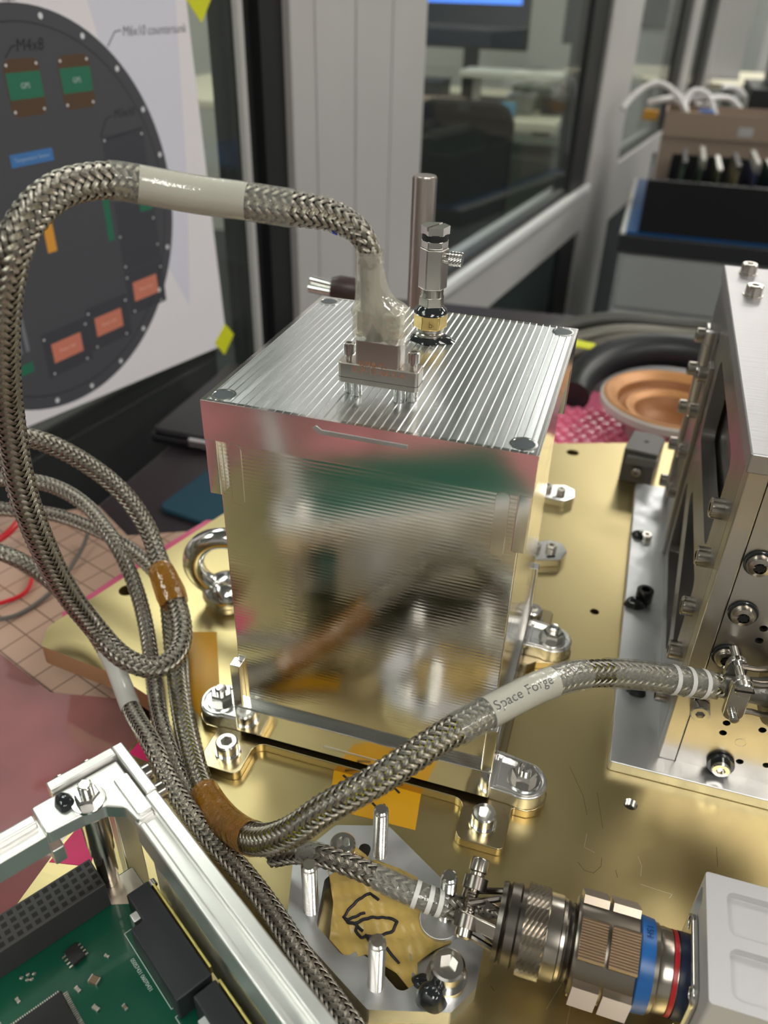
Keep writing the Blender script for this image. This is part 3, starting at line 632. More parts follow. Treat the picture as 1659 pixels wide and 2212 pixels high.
decal('amber_tape', [(p.x, p.y) for p in P][::-1], KAPT, 'amber tape scrap on the plate under the thick cable bend', 'tape')
MAG = mat('magenta_film', (0.75, 0.03, 0.16), 0, 0.45)
P = [atz(*q, 0.1) for q in ((165, 1790), (178, 1780), (215, 1800), (195, 1872), (106, 1862))]
decal('magenta_patch', [(p.x, p.y) for p in P][::-1], MAG, 'magenta film patch on the plate edge seen through the frame arm', 'film')
P = [atz(*q, 0.1) for q in ((278, 1628), (300, 1602), (360, 1618), (372, 1665), (330, 1650))]
decal('magenta_patch', [(p.x, p.y) for p in P][::-1], MAG, 'magenta film patch beside the thin braided cables', 'film')
SCR_ = mat('bare_scratch', (0.86, 0.80, 0.62), 1, 0.35); SCR_D = mat('dark_scratch', (0.20, 0.16, 0.09), 1, 0.5)
for pts, m_ in (([(1268, 1800), (1262, 1830), (1285, 1842)], SCR_), ([(1248, 1862), (1262, 1880), (1282, 1886), (1298, 1872), (1300, 1854)], SCR_D), ([(1378, 1850), (1386, 1870), (1384, 1892)], SCR_), ([(1384, 1910), (1420, 1922), (1452, 1932), (1446, 1940)], SCR_), ([(1330, 1880), (1334, 1896)], SCR_D), ([(1180, 2180), (1210, 2130), (1222, 2110)], SCR_), ([(1224, 2212), (1232, 2175)], SCR_),
                ([(1060, 2130), (1068, 2140)], SCR_D), ([(1548, 1830), (1550, 1872)], SCR_D), ([(1230, 1655), (1260, 1720), (1268, 1760)], SCR_D), ([(1290, 1712), (1302, 1790)], SCR_D), ([(1190, 2110), (1300, 2180)], SCR_D)):
    q = [(atz(*p, 0).x, atz(*p, 0).y) for p in pts]; obj('scratch', stroke(q, 0.16, 0.02, 0.0), m_, gp)
# ------------------------------------------------------------------ stud bracket with EQ tape
eq = thing('stud_bracket', 'flat aluminium bracket with four upright threaded studs on the plate', 'bracket')
BO = [(48.6, -64.5, 1.5), (81, -81.6, 1.5), (104, -75, 1.5), (109.5, -66, 1.5), (109, -46, 4), (69, -22, 3), (51.5, -27.5, 3), (42.5, -44.5, 3)]
BI = [(58, -63, 3), (70, -70, 3), (72.5, -66.5, 2), (78, -68, 2), (88, -74, 3), (92, -72, 3), (88, -62, 3), (84, -54, 3), (88, -47, 3), (84, -43, 2), (76, -43, 3), (70, -41, 2), (67, -36, 2), (60.5, -34, 2), (60, -39, 2), (55, -48, 2)]
sb = obj('plate', prism(rpoly(BO), 0, 7, [rpoly(BI, 4)]), ALU_MATTE, eq, bevel=0.4)
obj('slot', prism(rrect(62.0, 66.0, -36.5, -31.2, 1.9), 6.9, 7.06), DARK, eq)
ST = mesh('stud', thread_g(2.5, 24, 0.8), STEEL)
for (x, y) in ((69.4, -33.4), (54.6, -58.8), (81.2, -74.4), (95.7, -49)): obj('stud', ST, None, eq, loc=(x, y, 7))
obj('stud_boss', prism(circ(94.5, -50.5, 6.5, 32), 6.5, 9.5), ALU_MATTE, eq, bevel=.3)
o = bolt(eq, mesh('cap_screw', cap_head(5.0, 6, 2.9, 3), STEEL), (100.6, -67, 7), washer=mesh('washer', washer_g(6.2, 3, 4.0), ALU_SMOOTH), wt=4.0)
obj('epoxy_blob', blob(4.6, 4.2, 5.2, seed=9, lobes=.12), EPOXY, eq, loc=(97.5, -73.0, 7.05)); obj('epoxy_blob', blob(3.4, 2.6, 1.6, seed=11), EPOXY, eq, loc=(94.3, -69.5, 7.05))
bolt(eq, BOLT5, (57.5, -37.0, 7), washer=WASH5)
MASK = mat('yellow_masking_tape', (0.66, 0.46, 0.13), 0, 0.4, bump=('noise', 110, 0.5), var=('noise', 60, .25), coat=.15)
mt = thing('masking_tape', 'crinkled yellow masking tape lettered EQ inside the stud bracket', 'tape')
MP = [atz(*q, 5.0) for q in ((707, 1875), (758, 1835), (800, 1860), (900, 1905), (930, 1985), (975, 2045), (935, 2065), (900, 2092), (903, 2130), (882, 2142), (855, 2110), (790, 2070), (752, 2080), (712, 2040), (720, 1960))]
NX = 26
g = G(); poly = [(p.x, p.y) for p in MP]; xs = [p[0] for p in poly]; ys = [p[1] for p in poly]; pid = {}
V2 = [Vector(p) for p in poly]+[Vector((x, y)) for x in np.arange(min(xs), max(xs), 1.3) for y in np.arange(min(ys), max(ys), 1.3) if inside((x, y), poly)]
r = geometry.delaunay_2d_cdt(V2, [(i, (i+1) % len(poly)) for i in range(len(poly))], [], 1, 1e-6)
wav = lambda x, y: 6.4+0.7*math.sin(x*.35+y*.2)+0.45*math.sin(y*.9-x*.3)+0.25*math.sin(x*1.7+y*1.1)
fs = [f for f in r[2] if inside((sum(r[0][i].x for i in f)/len(f), sum(r[0][i].y for i in f)/len(f)), poly)]
g.add([(p.x, p.y, wav(p.x, p.y)+1.2) for p in r[0]]+[(p.x, p.y, wav(p.x, p.y)+1.05) for p in r[0]], [tuple(f) for f in fs]+[tuple(i+len(r[0]) for i in reversed(f)) for f in fs])
obj('sheet', g, MASK, mt, smooth=1.5)
for pts in (((818, 1944), (800, 1927), (752, 1962), (742, 1976), (752, 1984), (788, 1971)), ((742, 1976), (752, 1990), (768, 1996), (784, 2010)),
            ((768, 1994), (800, 1984), (840, 1978), (858, 1988), (850, 2005), (815, 2022), (780, 2024), (768, 2008), (772, 1998)), ((790, 2020), (798, 2036)), ((835, 2045), (862, 2078))):
    P3 = [np.array(atz(*p, 8.2)) for p in pts]; sp = [a_+(b_-a_)*k/8 for a_, b_ in zip(P3, P3[1:]) for k in range(8)]+[P3[-1]]
    obj('handwriting', tube([(p[0], p[1], wav(p[0], p[1])+1.3) for p in sp], 0.5, 8), INK, mt)
# ================================================================== circular connector and pale module
md = thing('sensor_module', 'pale white grey box module with recessed panels at the plate corner', 'module')
MODM = mat('pale_painted_module', (0.60, 0.585, 0.60), 0.0, 0.42)
mb = obj('housing', prism(rrect(166.4, 236, -69.2, -31.5, 1.0), 0.2, 42), MODM, md, bevel=1.6, seg=3)
for (y0, y1) in ((-49.0, -36.0), (-66.4, -52.6)): cut(mb, prism(rrect(172.0, 200, y0, y1, 2.5), 39.2, 60))
cut(mb, prism(rpoly([(-2, 29, 2), (3, 29, 2), (3, 40, 2), (-2, 37, 1)]), -3, 3, M=Matrix(((0, 0, 1, 166.4), (1, 0, 0, -36.5), (0, 1, 0, 0), (0, 0, 0, 1)))))
CX = thing('circular_connector', 'knurled round metal connector with a blue band plugged into the pale module', 'connector')
NICK = mat('nickel_plating', (0.50, 0.455, 0.40), 1, 0.24, bump=('noise', 300, .03)); NICKD = mat('dark_nickel', (0.22, 0.20, 0.18), 1, 0.3)
ay, az = -51.4, 20.0
AXM = lambda x: Matrix(((0, 0, 1, x), (1, 0, 0, ay), (0, 1, 0, az), (0, 0, 0, 1)))
def seg(name, prof, m, par=CX, n=48): return obj(name, lathe([(r, x) for x, r in prof], n, None, AXM(0)), m, par)
fl = obj('flange', prism(rrect(-13.4, 13.4, -13.4, 13.4, 4.5), 164.4, 166.3, [circ(sx*10.2, sy*10.2, 1.8, 14) for sx in (-1, 1) for sy in (-1, 1)], M=AXM(0)), STEEL, CX, bevel=.5)
seg('receptacle', [(156, 0), (156, 10.6), (162.4, 10.6), (162.6, 11), (164.6, 11), (164.6, 0)], NICK)
seg('red_ring', [(160.6, 10.6), (160.6, 11.3), (161.8, 11.3), (161.8, 10.6)], mat('red_band', (0.55, 0.02, 0.03), 0, .3))
seg('blue_seal', [(162.2, 10.6), (162.2, 11.4), (164.5, 11.4), (164.5, 10.6)], mat('navy_seal', (0.02, 0.03, 0.07), 0, .35))
seg('front_barrel', [(155.4, 0), (155.4, 11.8), (156.6, 11.9), (157.2, 11.2), (158.2, 11.4), (160.3, 11.2), (160.6, 0)], NICK)
bl = seg('blue_band', [(151.3, 11.4), (151.3, 12.7), (151.6, 12.9), (155.4, 12.5), (155.6, 11.4)], mat('blue_band', (0.02, 0.13, 0.42), 0, .3))
obj('band_lettering', text_mesh('15H', 2.6, INK, .02), mat('navy_letters', (.008, .03, .12), 0, .5), bl, loc=(153.4, ay+2.6, az+12.6), rot=Matrix.Rotation(-.2, 3, 'X') @ Matrix.Rotation(-math.pi/2, 3, 'Z'), smooth=0)
nutg = seg('coupling_nut', [(133.8, 0), (133.8, 12.9), (135, 13.4), (150.6, 13.4), (151.3, 12.6), (151.3, 0)], mat('coupling_nickel', (0.30, 0.265, 0.23), 1, .3))
grip = mat('bronze_nickel_grip', (0.60, 0.50, 0.40), 1, .3)
gg = G(); nr = 15
for h0, h1 in ((134.8, 142.0), (143.1, 150.8)):
    for k_ in range(nr):
        y0 = -5.6+11.2*k_/nr; y1 = y0+11.2/nr; top_ = 15.0
        gg.add([(h0, y0, 12.2), (h0, y0, top_-.5), (h0, (y0+y1)/2, top_), (h0, y1, top_-.5), (h0, y1, 12.2), (h1, y0, 12.2), (h1, y0, top_-.5), (h1, (y0+y1)/2, top_), (h1, y1, top_-.5), (h1, y1, 12.2)], [(1, 2, 7, 6), (2, 3, 8, 7), (0, 1, 6, 5), (3, 4, 9, 8), (4, 3, 2, 1, 0), (5, 6, 7, 8, 9)])
gm = mesh('grip_pad', gg, grip, 0)
for i in range(5):
    obj('grip_pad', gm, None, nutg, loc=(0, ay, az), rot=Matrix.Rotation(math.radians(23+i*72), 3, 'X'))
seg('groove_ring', [(130.8, 0), (130.8, 10.6), (131.6, 11.0), (132.2, 10.2), (133, 10.8), (134, 10.2), (134, 0)], NICKD)
seg('body_ring', [(125.6, 0), (125.6, 11.6), (126.2, 11.9), (129.6, 11.9), (130, 11.3), (130.9, 11.2), (130.9, 0)], NICK)
kr = obj('knurled_ring', knurl(12.9, 6.6, 56, 10, .55), NICK, CX, loc=(119.1, ay, az), rot=Matrix(((0, 0, 1), (1, 0, 0), (0, 1, 0))), smooth=0)
seg('rear_flange', [(111.8, 0), (111.8, 11.0), (113.2, 11.3), (113.8, 10.4), (114.6, 11.8), (117.2, 12.0), (117.8, 11.0), (119.2, 11.2), (119.2, 0)], NICKD)
# strain relief: arms running back to a clamp screw
for s_ in (1, -1):
    M_ = Matrix.Translation((0, ay, az)) @ Matrix.Rotation(0.9 if s_ > 0 else 0.9+math.pi, 4, 'X')
    g = prism([(112, 4), (112, 10.6), (101.5, 6.6), (100, 4.2), (103, 3.6), (108.5, 6.6)], -2.0, 2.0); g.v = [tuple(M_ @ Vector((p[0], p[2], p[1]))) for p in g.v]
    g.f = [tuple(reversed(f)) for f in g.f]; obj('relief_arm', g, NICK, CX, bevel=.4)
    for s2 in (-1, 1):
        g = tube([(112, 7.5*s2, 3), (103, 4.2*s2, 5.5)], 1.0, 8); g.v = [tuple(M_ @ Vector(p)) for p in g.v]; obj('relief_rib', g, NICKD, CX)
p0_, p1_ = atz(1031, 1884, 31), atz(1001, 2056, 12)
p0_ = Vector((103.6, ay+10.5, az+11.5)); p1_ = Vector((103.0, ay-9.5, az+1.0)); L_ = (p0_-p1_).length
M_ = axis(p1_, p0_-p1_)
cs = obj('clamp_screw', lathe([(0, 0), (1.9, 0), (2.5, .6), (2.5, 3.4), (2.1, 3.8), (2.1, 4.4), (2.6, 4.8), (2.6, 6.4), (1.8, 6.8)]+[(1.8-.25*(i % 2), 7+i*.42) for i in range(16)]+[(2.7, 13.9), (2.7, 17.2), (2.2, 17.6), (2.2, 18.4), (2.9, 18.8), (2.9, L_-.6), (2.5, L_), (0, L_)], 22, None, M_), NICK, CX)
for hh in (4.6, 15.4): obj('clamp_lug', lathe([(0, -1.8), (3.6, -1.8), (3.6, 1.8), (0, 1.8)], 22, None, axis(p1_+(p0_-p1_).normalized()*hh, p0_-p1_)), NICKD, CX)
obj('clamp_saddle', tube([p1_+(p0_-p1_)*.2+Vector((-1, 0, -3)), p1_+(p0_-p1_)*.5+Vector((-1.5, 1.5, -6.5)), p1_+(p0_-p1_)*.8+Vector((-1, 0, -3))], 2.0, 12), NICK, CX)
obj('arrow_mark', prism([(107.5, -2.0), (110.6, -0.6), (107.8, 1.2)], 0, 0.25, M=Matrix.Translation((0, ay-2.6, az+10.6))), NICKD, CX)
# ================================================================== braided cables
def braid_mat(name, c, rough=0.3):
    m = bpy.data.materials.new(name); m.use_nodes = True; nt = m.node_tree; b = nt.nodes['Principled BSDF']
    b.inputs['Metallic'].default_value = 1; b.inputs['Roughness'].default_value = rough
    uv = nt.nodes.new('ShaderNodeUVMap'); sp = nt.nodes.new('ShaderNodeSeparateXYZ'); nt.links.new(uv.outputs[0], sp.inputs[0])
    mu = nt.nodes.new('ShaderNodeMath'); mu.operation = 'MULTIPLY'; mu.inputs[1].default_value = 2*math.pi*5
    si = nt.nodes.new('ShaderNodeMath'); si.operation = 'SINE'; nt.links.new(sp.outputs[0], mu.inputs[0]); nt.links.new(mu.outputs[0], si.inputs[0])
    bp = nt.nodes.new('ShaderNodeBump'); bp.inputs['Strength'].default_value = 0.55; bp.inputs['Distance'].default_value = 0.0002
    nt.links.new(si.outputs[0], bp.inputs['Height']); nt.links.new(bp.outputs[0], b.inputs['Normal'])
    ns = nt.nodes.new('ShaderNodeTexNoise'); ns.inputs['Scale'].default_value = 3.0; nt.links.new(uv.outputs[0], ns.inputs['Vector'])
    mx = nt.nodes.new('ShaderNodeMix'); mx.data_type = 'RGBA'; mx.inputs['A'].default_value = (*[q*0.62 for q in c], 1); mx.inputs['B'].default_value = (*c, 1)
    nt.links.new(ns.outputs['Fac'], mx.inputs['Factor']); nt.links.new(mx.outputs['Result'], b.inputs['Base Color']); return m
TIN = braid_mat('tinned_braid', (0.56, 0.52, 0.45), .27); TIN_DK = braid_mat('dull_tinned_braid', (0.46, 0.43, 0.37), .3)
def braid(A, s, R, N=12, ang=40, fill=0.86, amp=0.20):
    """helical flat strands woven two over two under around path A"""
    T, Nn, B = frames(A); R = np.broadcast_to(np.asarray(R, float), (len(A),)); Rm = float(R.mean())
    w_ = math.tan(math.radians(ang))/Rm; wd = 2*math.pi*Rm/N*math.cos(math.radians(ang))*fill
    V = []; F = []; UV = []; m = len(A); base = 0; th_off = wd/2/Rm/math.cos(math.radians(ang))
    for sg in (1, -1):
        for k in range(N):
            ph = 2*math.pi*k/N+sg*w_*s
            c = np.cos(N*w_*s/2+math.pi*k-math.pi/4) if sg > 0 else -np.cos(math.pi*k-N*w_*s/2-math.pi/4)
            c = np.clip(c*1.8, -1, 1)
            for j, (du, dr) in enumerate(((-1, -0.10), (0, 0.10), (1, -0.10))):
                th = ph+du*th_off; rr = R+amp*c+dr
                V.append(A+rr[:, None]*(np.cos(th)[:, None]*Nn+np.sin(th)[:, None]*B))
                UV.append(np.stack([np.full(m, (du+1)/2+k*3.0), s*0.35+k*7.3+sg*50], 1))
            i = np.arange(m-1)
            for j in range(2):
                a = base+j*m+i; b = base+(j+1)*m+i
                F.append(np.stack([a, b, b+1, a+1], 1) if sg*1 else None)
            base += 3*m
    g = G(); g.v = np.vstack(V).tolist(); g.f = np.vstack(F).tolist(); g.uv = np.vstack(UV)
    return g
def sub(A, s, a, b):
    i = (s >= a-1e-6) & (s <= b+1e-6); return A[i], s[i]
CLEAR = film('clear_heat_shrink', (0.80, 0.80, 0.74), 0.16, 0.10, 0.35, bump=(500, .25)); MILKY = film('milky_heat_shrink', (0.94, 0.91, 0.80), 0.24, 0.10, .7, bump=(190, 1.0))
AMBER = film('amber_tape_wrap', (0.52, 0.22, 0.01), 0.5, 0.10, 0.45, bump=(260, .8)); LABELW = mat('white_label_sleeve', (0.74, 0.72, 0.66), 0, .22, coat=.3)
def cable(label, pts, R, core, N=12, ang=40, step=0.8, tin=TIN, name='braided_cable', fill=0.80, rfun=None):
    A, s = spline(pts, step); t = thing(name, label, 'cable', group='braided cables')
    r = np.full(len(s), float(R)) if rfun is None else R*rfun(s/s[-1])
    st = max(1, int(3/step)); obj('core', tube(A[::st], r[::st]*0.90, 14), core, t)
    obj('braid', braid(A, s, r, N, ang, fill, amp=0.065*R), tin, t, kind='stuff', smooth=1.2)
    return t, A, s, r
def sleeve(t, A, s, a, b, R, m, nm, flare=0.0):
    a, b = min(a, b), max(a, b); q, ss = sub(A, s, a, b); k = max(1, int(0.8/(s[1]-s[0]))); q = q[::k] if len(q) > 3*k else q
    if len(q) < 3: i_ = int(np.argmin(np.abs(s-(a+b)/2))); q = A[i_-1:i_+2]
    return obj(nm, tube(q, R, 24, cap=False), m, t)
def near(A, s, p): return float(s[np.argmin(np.linalg.norm(A-np.array(p), axis=1))])
COREG = mat('grey_wire_core', (0.035, 0.033, 0.03), 0.3, .5); COREY = mat('yellow_wire_core', (0.07, 0.065, 0.05), 0, .5, var=('noise', 130, 0.5, (0.62, 0.58, 0.04)))
TB = {}
D = lambda u, v, d: at(u, v, d)
# 1 main loop from the connector on the lid round the left of the box
main = [D(798, 572, 225), D(797, 545, 224), D(775, 500, 222), D(715, 466, 222), D(640, 452, 222), D(520, 433, 222), D(420, 420, 222), D(300, 398, 219), D(220, 390, 214), D(130, 410, 208), D(62, 470, 205), D(22, 560, 207), D(6, 680, 218), D(8, 800, 232), D(18, 900, 246), D(40, 1030, 262), D(75, 1140, 277),
        D(135, 1265, 300), D(200, 1350, 318), atz(255, 1412, 29), atz(310, 1440, 24), atz(352, 1438, 21.5), atz(384, 1408, 21), atz(394, 1365, 23), atz(384, 1310, 27), atz(362, 1255, 33), atz(342, 1205, 38), atz(318, 1140, 48), atz(270, 1070, 62), atz(200, 1010, 75), atz(110, 960, 88), atz(30, 940, 96), atz(-60, 930, 104)]
def rf(t): return 1.0-0.36*np.exp(-(t/0.035)**2)-0.10*np.clip((t-0.45)/0.2, 0, 1)-0.05*np.clip((t-.72)/.1, 0, 1)
t, A, s, r = cable('thick braided cable looping from the lid connector round the left side of the box', main, 4.45, COREG, 12, 40, rfun=rf)
a0, a1 = near(A, s, D(300, 398, 219)), near(A, s, D(535, 436, 222)); sleeve(t, A, s, a0, a1, 4.95, LABELW, 'white_sleeve')
sleeve(t, A, s, near(A, s, D(632, 451, 222)), near(A, s, D(232, 389, 215)), 5.15, CLEAR, 'clear_sleeve')
b0, b1 = near(A, s, atz(388, 1320, 22)), near(A, s, atz(345, 1225, 36))
q, _ = sub(A, s, min(b0, b1), max(b0, b1)); obj('amber_wrap', tube(q[::3]+np.array([-1.2, 0, 0.2]), np.interp(np.arange(len(q[::3])), [0, 2, len(q[::3])-3, len(q[::3])-1], [6.0, 6.5, 5.8, 5.2]), 20, cap=False), AMBER, t)
for k_, ph in enumerate((0.4, 1.5)):   # stray blue inner wire glimpses
    i0 = int(np.argmin(np.abs(s-13-k_*1.6))); T_, N_, B_ = frames(A)
    obj('blue_wire', tube(A[i0:i0+3]+ (N_[i0:i0+3]*math.cos(ph+2.2)+B_[i0:i0+3]*math.sin(ph+2.2))*r[i0:i0+3, None]*1.02, .55, 8), mat('blue_wire_insulation', (0.02, 0.05, 0.5), 0, .3), t)
# connector, backshell and boot at the end of the main loop
cn = thing('micro_connector', 'small metal rectangular connector with jack screws standing on the lid', 'connector', loc=(49.1, 20.4, H))
NKL = mat('satin_nickel_shell', (0.56, 0.51, 0.46), 1, 0.30, bump=('noise', 400, .02))
sh = obj('shell', prism(rrect(-12.4, 12.4, -3.0, 3.6, 1.2), 4.2, 10.6), NKL, cn, bevel=.4)
obj('shell_seam', prism(rrect(-12.45, 12.45, -3.05, 3.65, 1.2), 6.0, 6.12), DARK, sh)
obj('backshell', prism(rrect(-6.9, 6.6, -2.9, 3.4, .8), 10.4, 20), NKL, cn, bevel=.4)
for x in (-9.9, 9.9):
    j = obj('jack_screw', lathe([(0, 10.4), (1.1, 10.4), (1.1, 12.2), (1.75, 12.3), (1.75, 15.4), (1.5, 15.6), (.9, 15.6), (.9, 14.4), (0, 14.4)], 20), STEEL, cn, loc=(x, 0.5, 0))
    obj('standoff', lathe([(0, 0.1), (1.9, 0.1), (1.9, 4.3), (0, 4.3)], 20), STEEL, cn, loc=(x*.98, 1.0, 0))
for x in (-7.0, 6.3): obj('mount_post', lathe([(0, .1), (1.7, .1), (1.7, 4.3), (0, 4.3)], 18), CHROME, cn, loc=(x, -0.8, 0))
ORNG = mat('faded_orange_print', (0.42, 0.17, 0.08), 0, .5)
for s_, z_, x_ in (('GMB-T-', 11.1, -1.4), ('ELP-15-06-2-4', 9.0, 0.3)):
    obj('lettering', text_mesh(s_, 2.35, ORNG, 0.02, space=1.15), ORNG, sh, loc=(x_, -3.02, z_-0.1), rot=Matrix.Rotation(math.pi/2, 3, 'X'), smooth=0)
# clear boot: square at the backshell, round at the cable
g = G(); nb = 40
def sqr(a, hx, hy, e): c, s_ = math.cos(a), math.sin(a); k = (abs(c/hx)**e+abs(s_/hy)**e)**(-1/e); return k*c, k*s_
prof_b = [(18.2, 7.6, 4.0, 6, .1), (19.5, 8.1, 4.5, 6, .2), (22, 8.3, 4.8, 6, .3), (24.5, 8.0, 4.9, 5, .2), (26.5, 8.2, 5.0, 4.5, -.1), (28.0, 7.2, 4.9, 4, -.6), (29.6, 5.6, 4.6, 3, -2.0), (32, 4.8, 4.3, 2.4, -2.9), (36, 4.2, 3.9, 2.1, -3.4), (40, 3.9, 3.7, 2, -3.8), (43, 3.9, 3.7, 2, -4.0)]
rj = random.Random(3)
for (z_, hx, hy, e, cx) in prof_b:
    for i in range(nb):
        x, y = sqr(2*math.pi*i/nb, hx, hy, e); j_ = 1+rj.uniform(-.025, .025); g.v.append((x*j_+cx, y*j_+.3, z_))
for k_ in range(len(prof_b)-1):
    for i in range(nb): g.f.append((k_*nb+i, k_*nb+(i+1) % nb, (k_+1)*nb+(i+1) % nb, (k_+1)*nb+i))
obj('clear_boot', g, MILKY, cn, smooth=1.2)
g = G(); [g.v.append((v[0]*.72-.6, v[1]*.75, v[2])) for v in []]
obj('wrapped_block', prism(rrect(-6.6, 6.2, -3.0, 3.2, 1), 19.9, 27), mat('crinkled_foil_wrap', (.72, .70, .62), .8, .25, bump=('noise', 260, 1.0)), cn, bevel=.6)
obj('wire_bundle', tube([(-.5, .2, 19), (-1.5, .2, 26), (-3.4, .2, 33), (-3.8, .2, 41)], [5.2, 4.6, 2.9, 2.8], 16), mat('wire_bundle', (0.45, 0.43, 0.36), .5, .35, var=('noise', (200, 200, 40), .6)), cn)
# 2 cable with the name sleeve
sf = [atz(352, 1238, 30), atz(366, 1300, 20), atz(376, 1400, 8), atz(388, 1500, 5.5), atz(402, 1580, 5.5), atz(425, 1670, 6.5), atz(452, 1730, 9), D(500, 1785, 268), D(560, 1815, 246), D(630, 1797, 233), D(700, 1748, 226), D(820, 1682, 222), D(960, 1590, 228), D(1110, 1510, 238), D(1180, 1478, 244), D(1250, 1458, 250), D(1350, 1455, 258), D(1480, 1472, 264), D(1550, 1482, 267)]
t, A, s, r = cable('thick braided cable with white name sleeve arching in front of the box', sf, 4.5, COREY, 12, 42, fill=0.70, rfun=lambda t: 0.92+0.10*np.exp(-((t-.45)/.1)**2))
c0, c1 = near(A, s, D(1052, 1538, 234)), near(A, s, D(1194, 1472, 245)); lab = sleeve(t, A, s, c0, c1, 4.75, LABELW, 'name_sleeve')
sleeve(t, A, s, near(A, s, D(985, 1577, 229)), near(A, s, D(1260, 1457, 251)), 4.95, CLEAR, 'clear_sleeve')
sleeve(t, A, s, near(A, s, D(1310, 1454, 255)), near(A, s, D(1535, 1480, 266)), 4.9, MILKY if 0 else CLEAR, 'clear_sleeve')
for px in (1448, 1487, 1526):
    c = near(A, s, D(px, 1466, 263)); sleeve(t, A, s, c-1.0, c+1.0, 5.05, WHITE, 'cable_tie')
q, ss = sub(A, s, near(A, s, atz(440, 1712, 8)), near(A, s, D(545, 1812, 250))); obj('amber_wrap', tube(q[::3], 5.4, 20, cap=False), AMBER, t)
# the lettering follows the sleeve
q, ss = sub(A, s, c0, c1); T_, N_, B_ = frames(A); L_ = ss[-1]-ss[0]
txt = text_mesh('Space Forge', 3.6, INK, 0.03, space=1.04); wx = max(v[0] for v in txt.v)-min(v[0] for v in txt.v); sc_ = L_*0.84/wx
view = Vector(CAM_C)
nv = []
for (x, y, z) in txt.v:
    i = int(np.argmin(np.abs(s-(ss[0]+L_*0.455+x*sc_)))); i = max(1, min(len(s)-2, i)); p = A[i]; f_ = (ss[0]+L_*0.455+x*sc_-s[i])
    T0 = T_[i]; up = np.array([0, 0, 1.0]); up = up-T0*(up @ T0); up /= np.linalg.norm(up); side = np.cross(T0, up)
    fr_ = -side if (np.array(CAM_C)-p) @ (-side) > 0 else side
    ang_ = (y*sc_)/4.78+math.radians(62); rr = 4.80+z
    nv.append(tuple(p+T0*f_+rr*(math.cos(ang_)*fr_+math.sin(ang_)*up)))
txt.v = nv; obj('lettering', txt, INK, lab, smooth=0)
# connector clamp where this cable meets the tower
tc = thing('tower_connector', 'shiny clamp backshell plugged into the tower front with slotted screws', 'connector')
pc = D(1588, 1486, 268); pb = pc+Vector((26, 3, 0.5))
M_ = axis(pc, pb-pc)
def tseg(name, prof, m, n=36): return obj(name, lathe([(r, z) for z, r in prof], n, None, M_), m, tc)
tseg('wire_bundle', [(-4, 3.6), (8, 4.6), (11, 5.5)], mat('stripped_wires', (0.2, .19, .17), .6, .4, bump=('noise', 400, 1)))
tseg('rear_ring', [(10, 0), (10, 10.5), (11.2, 11.2), (12, 10.4), (13.4, 11.4), (16, 11.4), (16, 0)], NICK); tseg('barrel', [(16, 0), (16, 10), (26, 10), (26, 0)], NICKD)
obj('elbow', tube([pb, pb+Vector((8, 6, 0)), pb+Vector((10, 14, 0)), (pb.x+10, Y0+.5, pb.z)], 10, 24), NICK, tc)
up_ = Vector((M_[0][1], M_[1][1], M_[2][1])); sd_ = Vector((M_[0][0], M_[1][0], M_[2][0])); ax_ = (pb-pc).normalized()
MB = Matrix((ax_, up_, up_.cross(ax_)*-1)).transposed().to_4x4()
for dn in (-1, 1):
    nrm = ax_.cross(up_).normalized()*dn
    Mx = Matrix.Translation(pc+nrm*4.6) @ Matrix((ax_, up_ if dn > 0 else -up_, nrm)).transposed().to_4x4()
    b_ = obj('clamp_bar', prism(rrect(-3.4, 3.4, -9.5, 9.5, 3.3), -1.2, 1.2, M=Mx), CHROME, tc, bevel=.4)
for dv in (-6.6, 6.6):
    nrm = ax_.cross(up_).normalized(); nrm = nrm if (Vector(CAM_C)-pc).dot(nrm) > 0 else -nrm
    b_ = obj('clamp_screw', lathe([(0, -12), (1.5, -12), (1.5, 5.8), (2.9, 5.8), (2.9, 8.0), (2.5, 8.4), (0, 8.4)] if dv > 0 else [(0, -12), (2.6, -12), (2.6, -7), (1.6, -7)]+[(1.6-.22*(i % 2), 5.6+i*.4) for i in range(8)]+[(0, 8.6)], 20), STEEL, tc, loc=pc+up_*dv, rot=axis((0, 0, 0), nrm).to_3x3())
    if dv > 0: obj('screw_slot', box(-3, 3, -.4, .4, 7.9, 8.46), DARK, b_)
    for ln in (-1, 1):
        p0_ = pc+up_*dv+nrm*ln*3.6; obj('relief_arm', tube([p0_, p0_+ax_*6-up_*dv*.06, p0_+ax_*12+up_*dv*.12], 1.0, 8), NICK, tc)
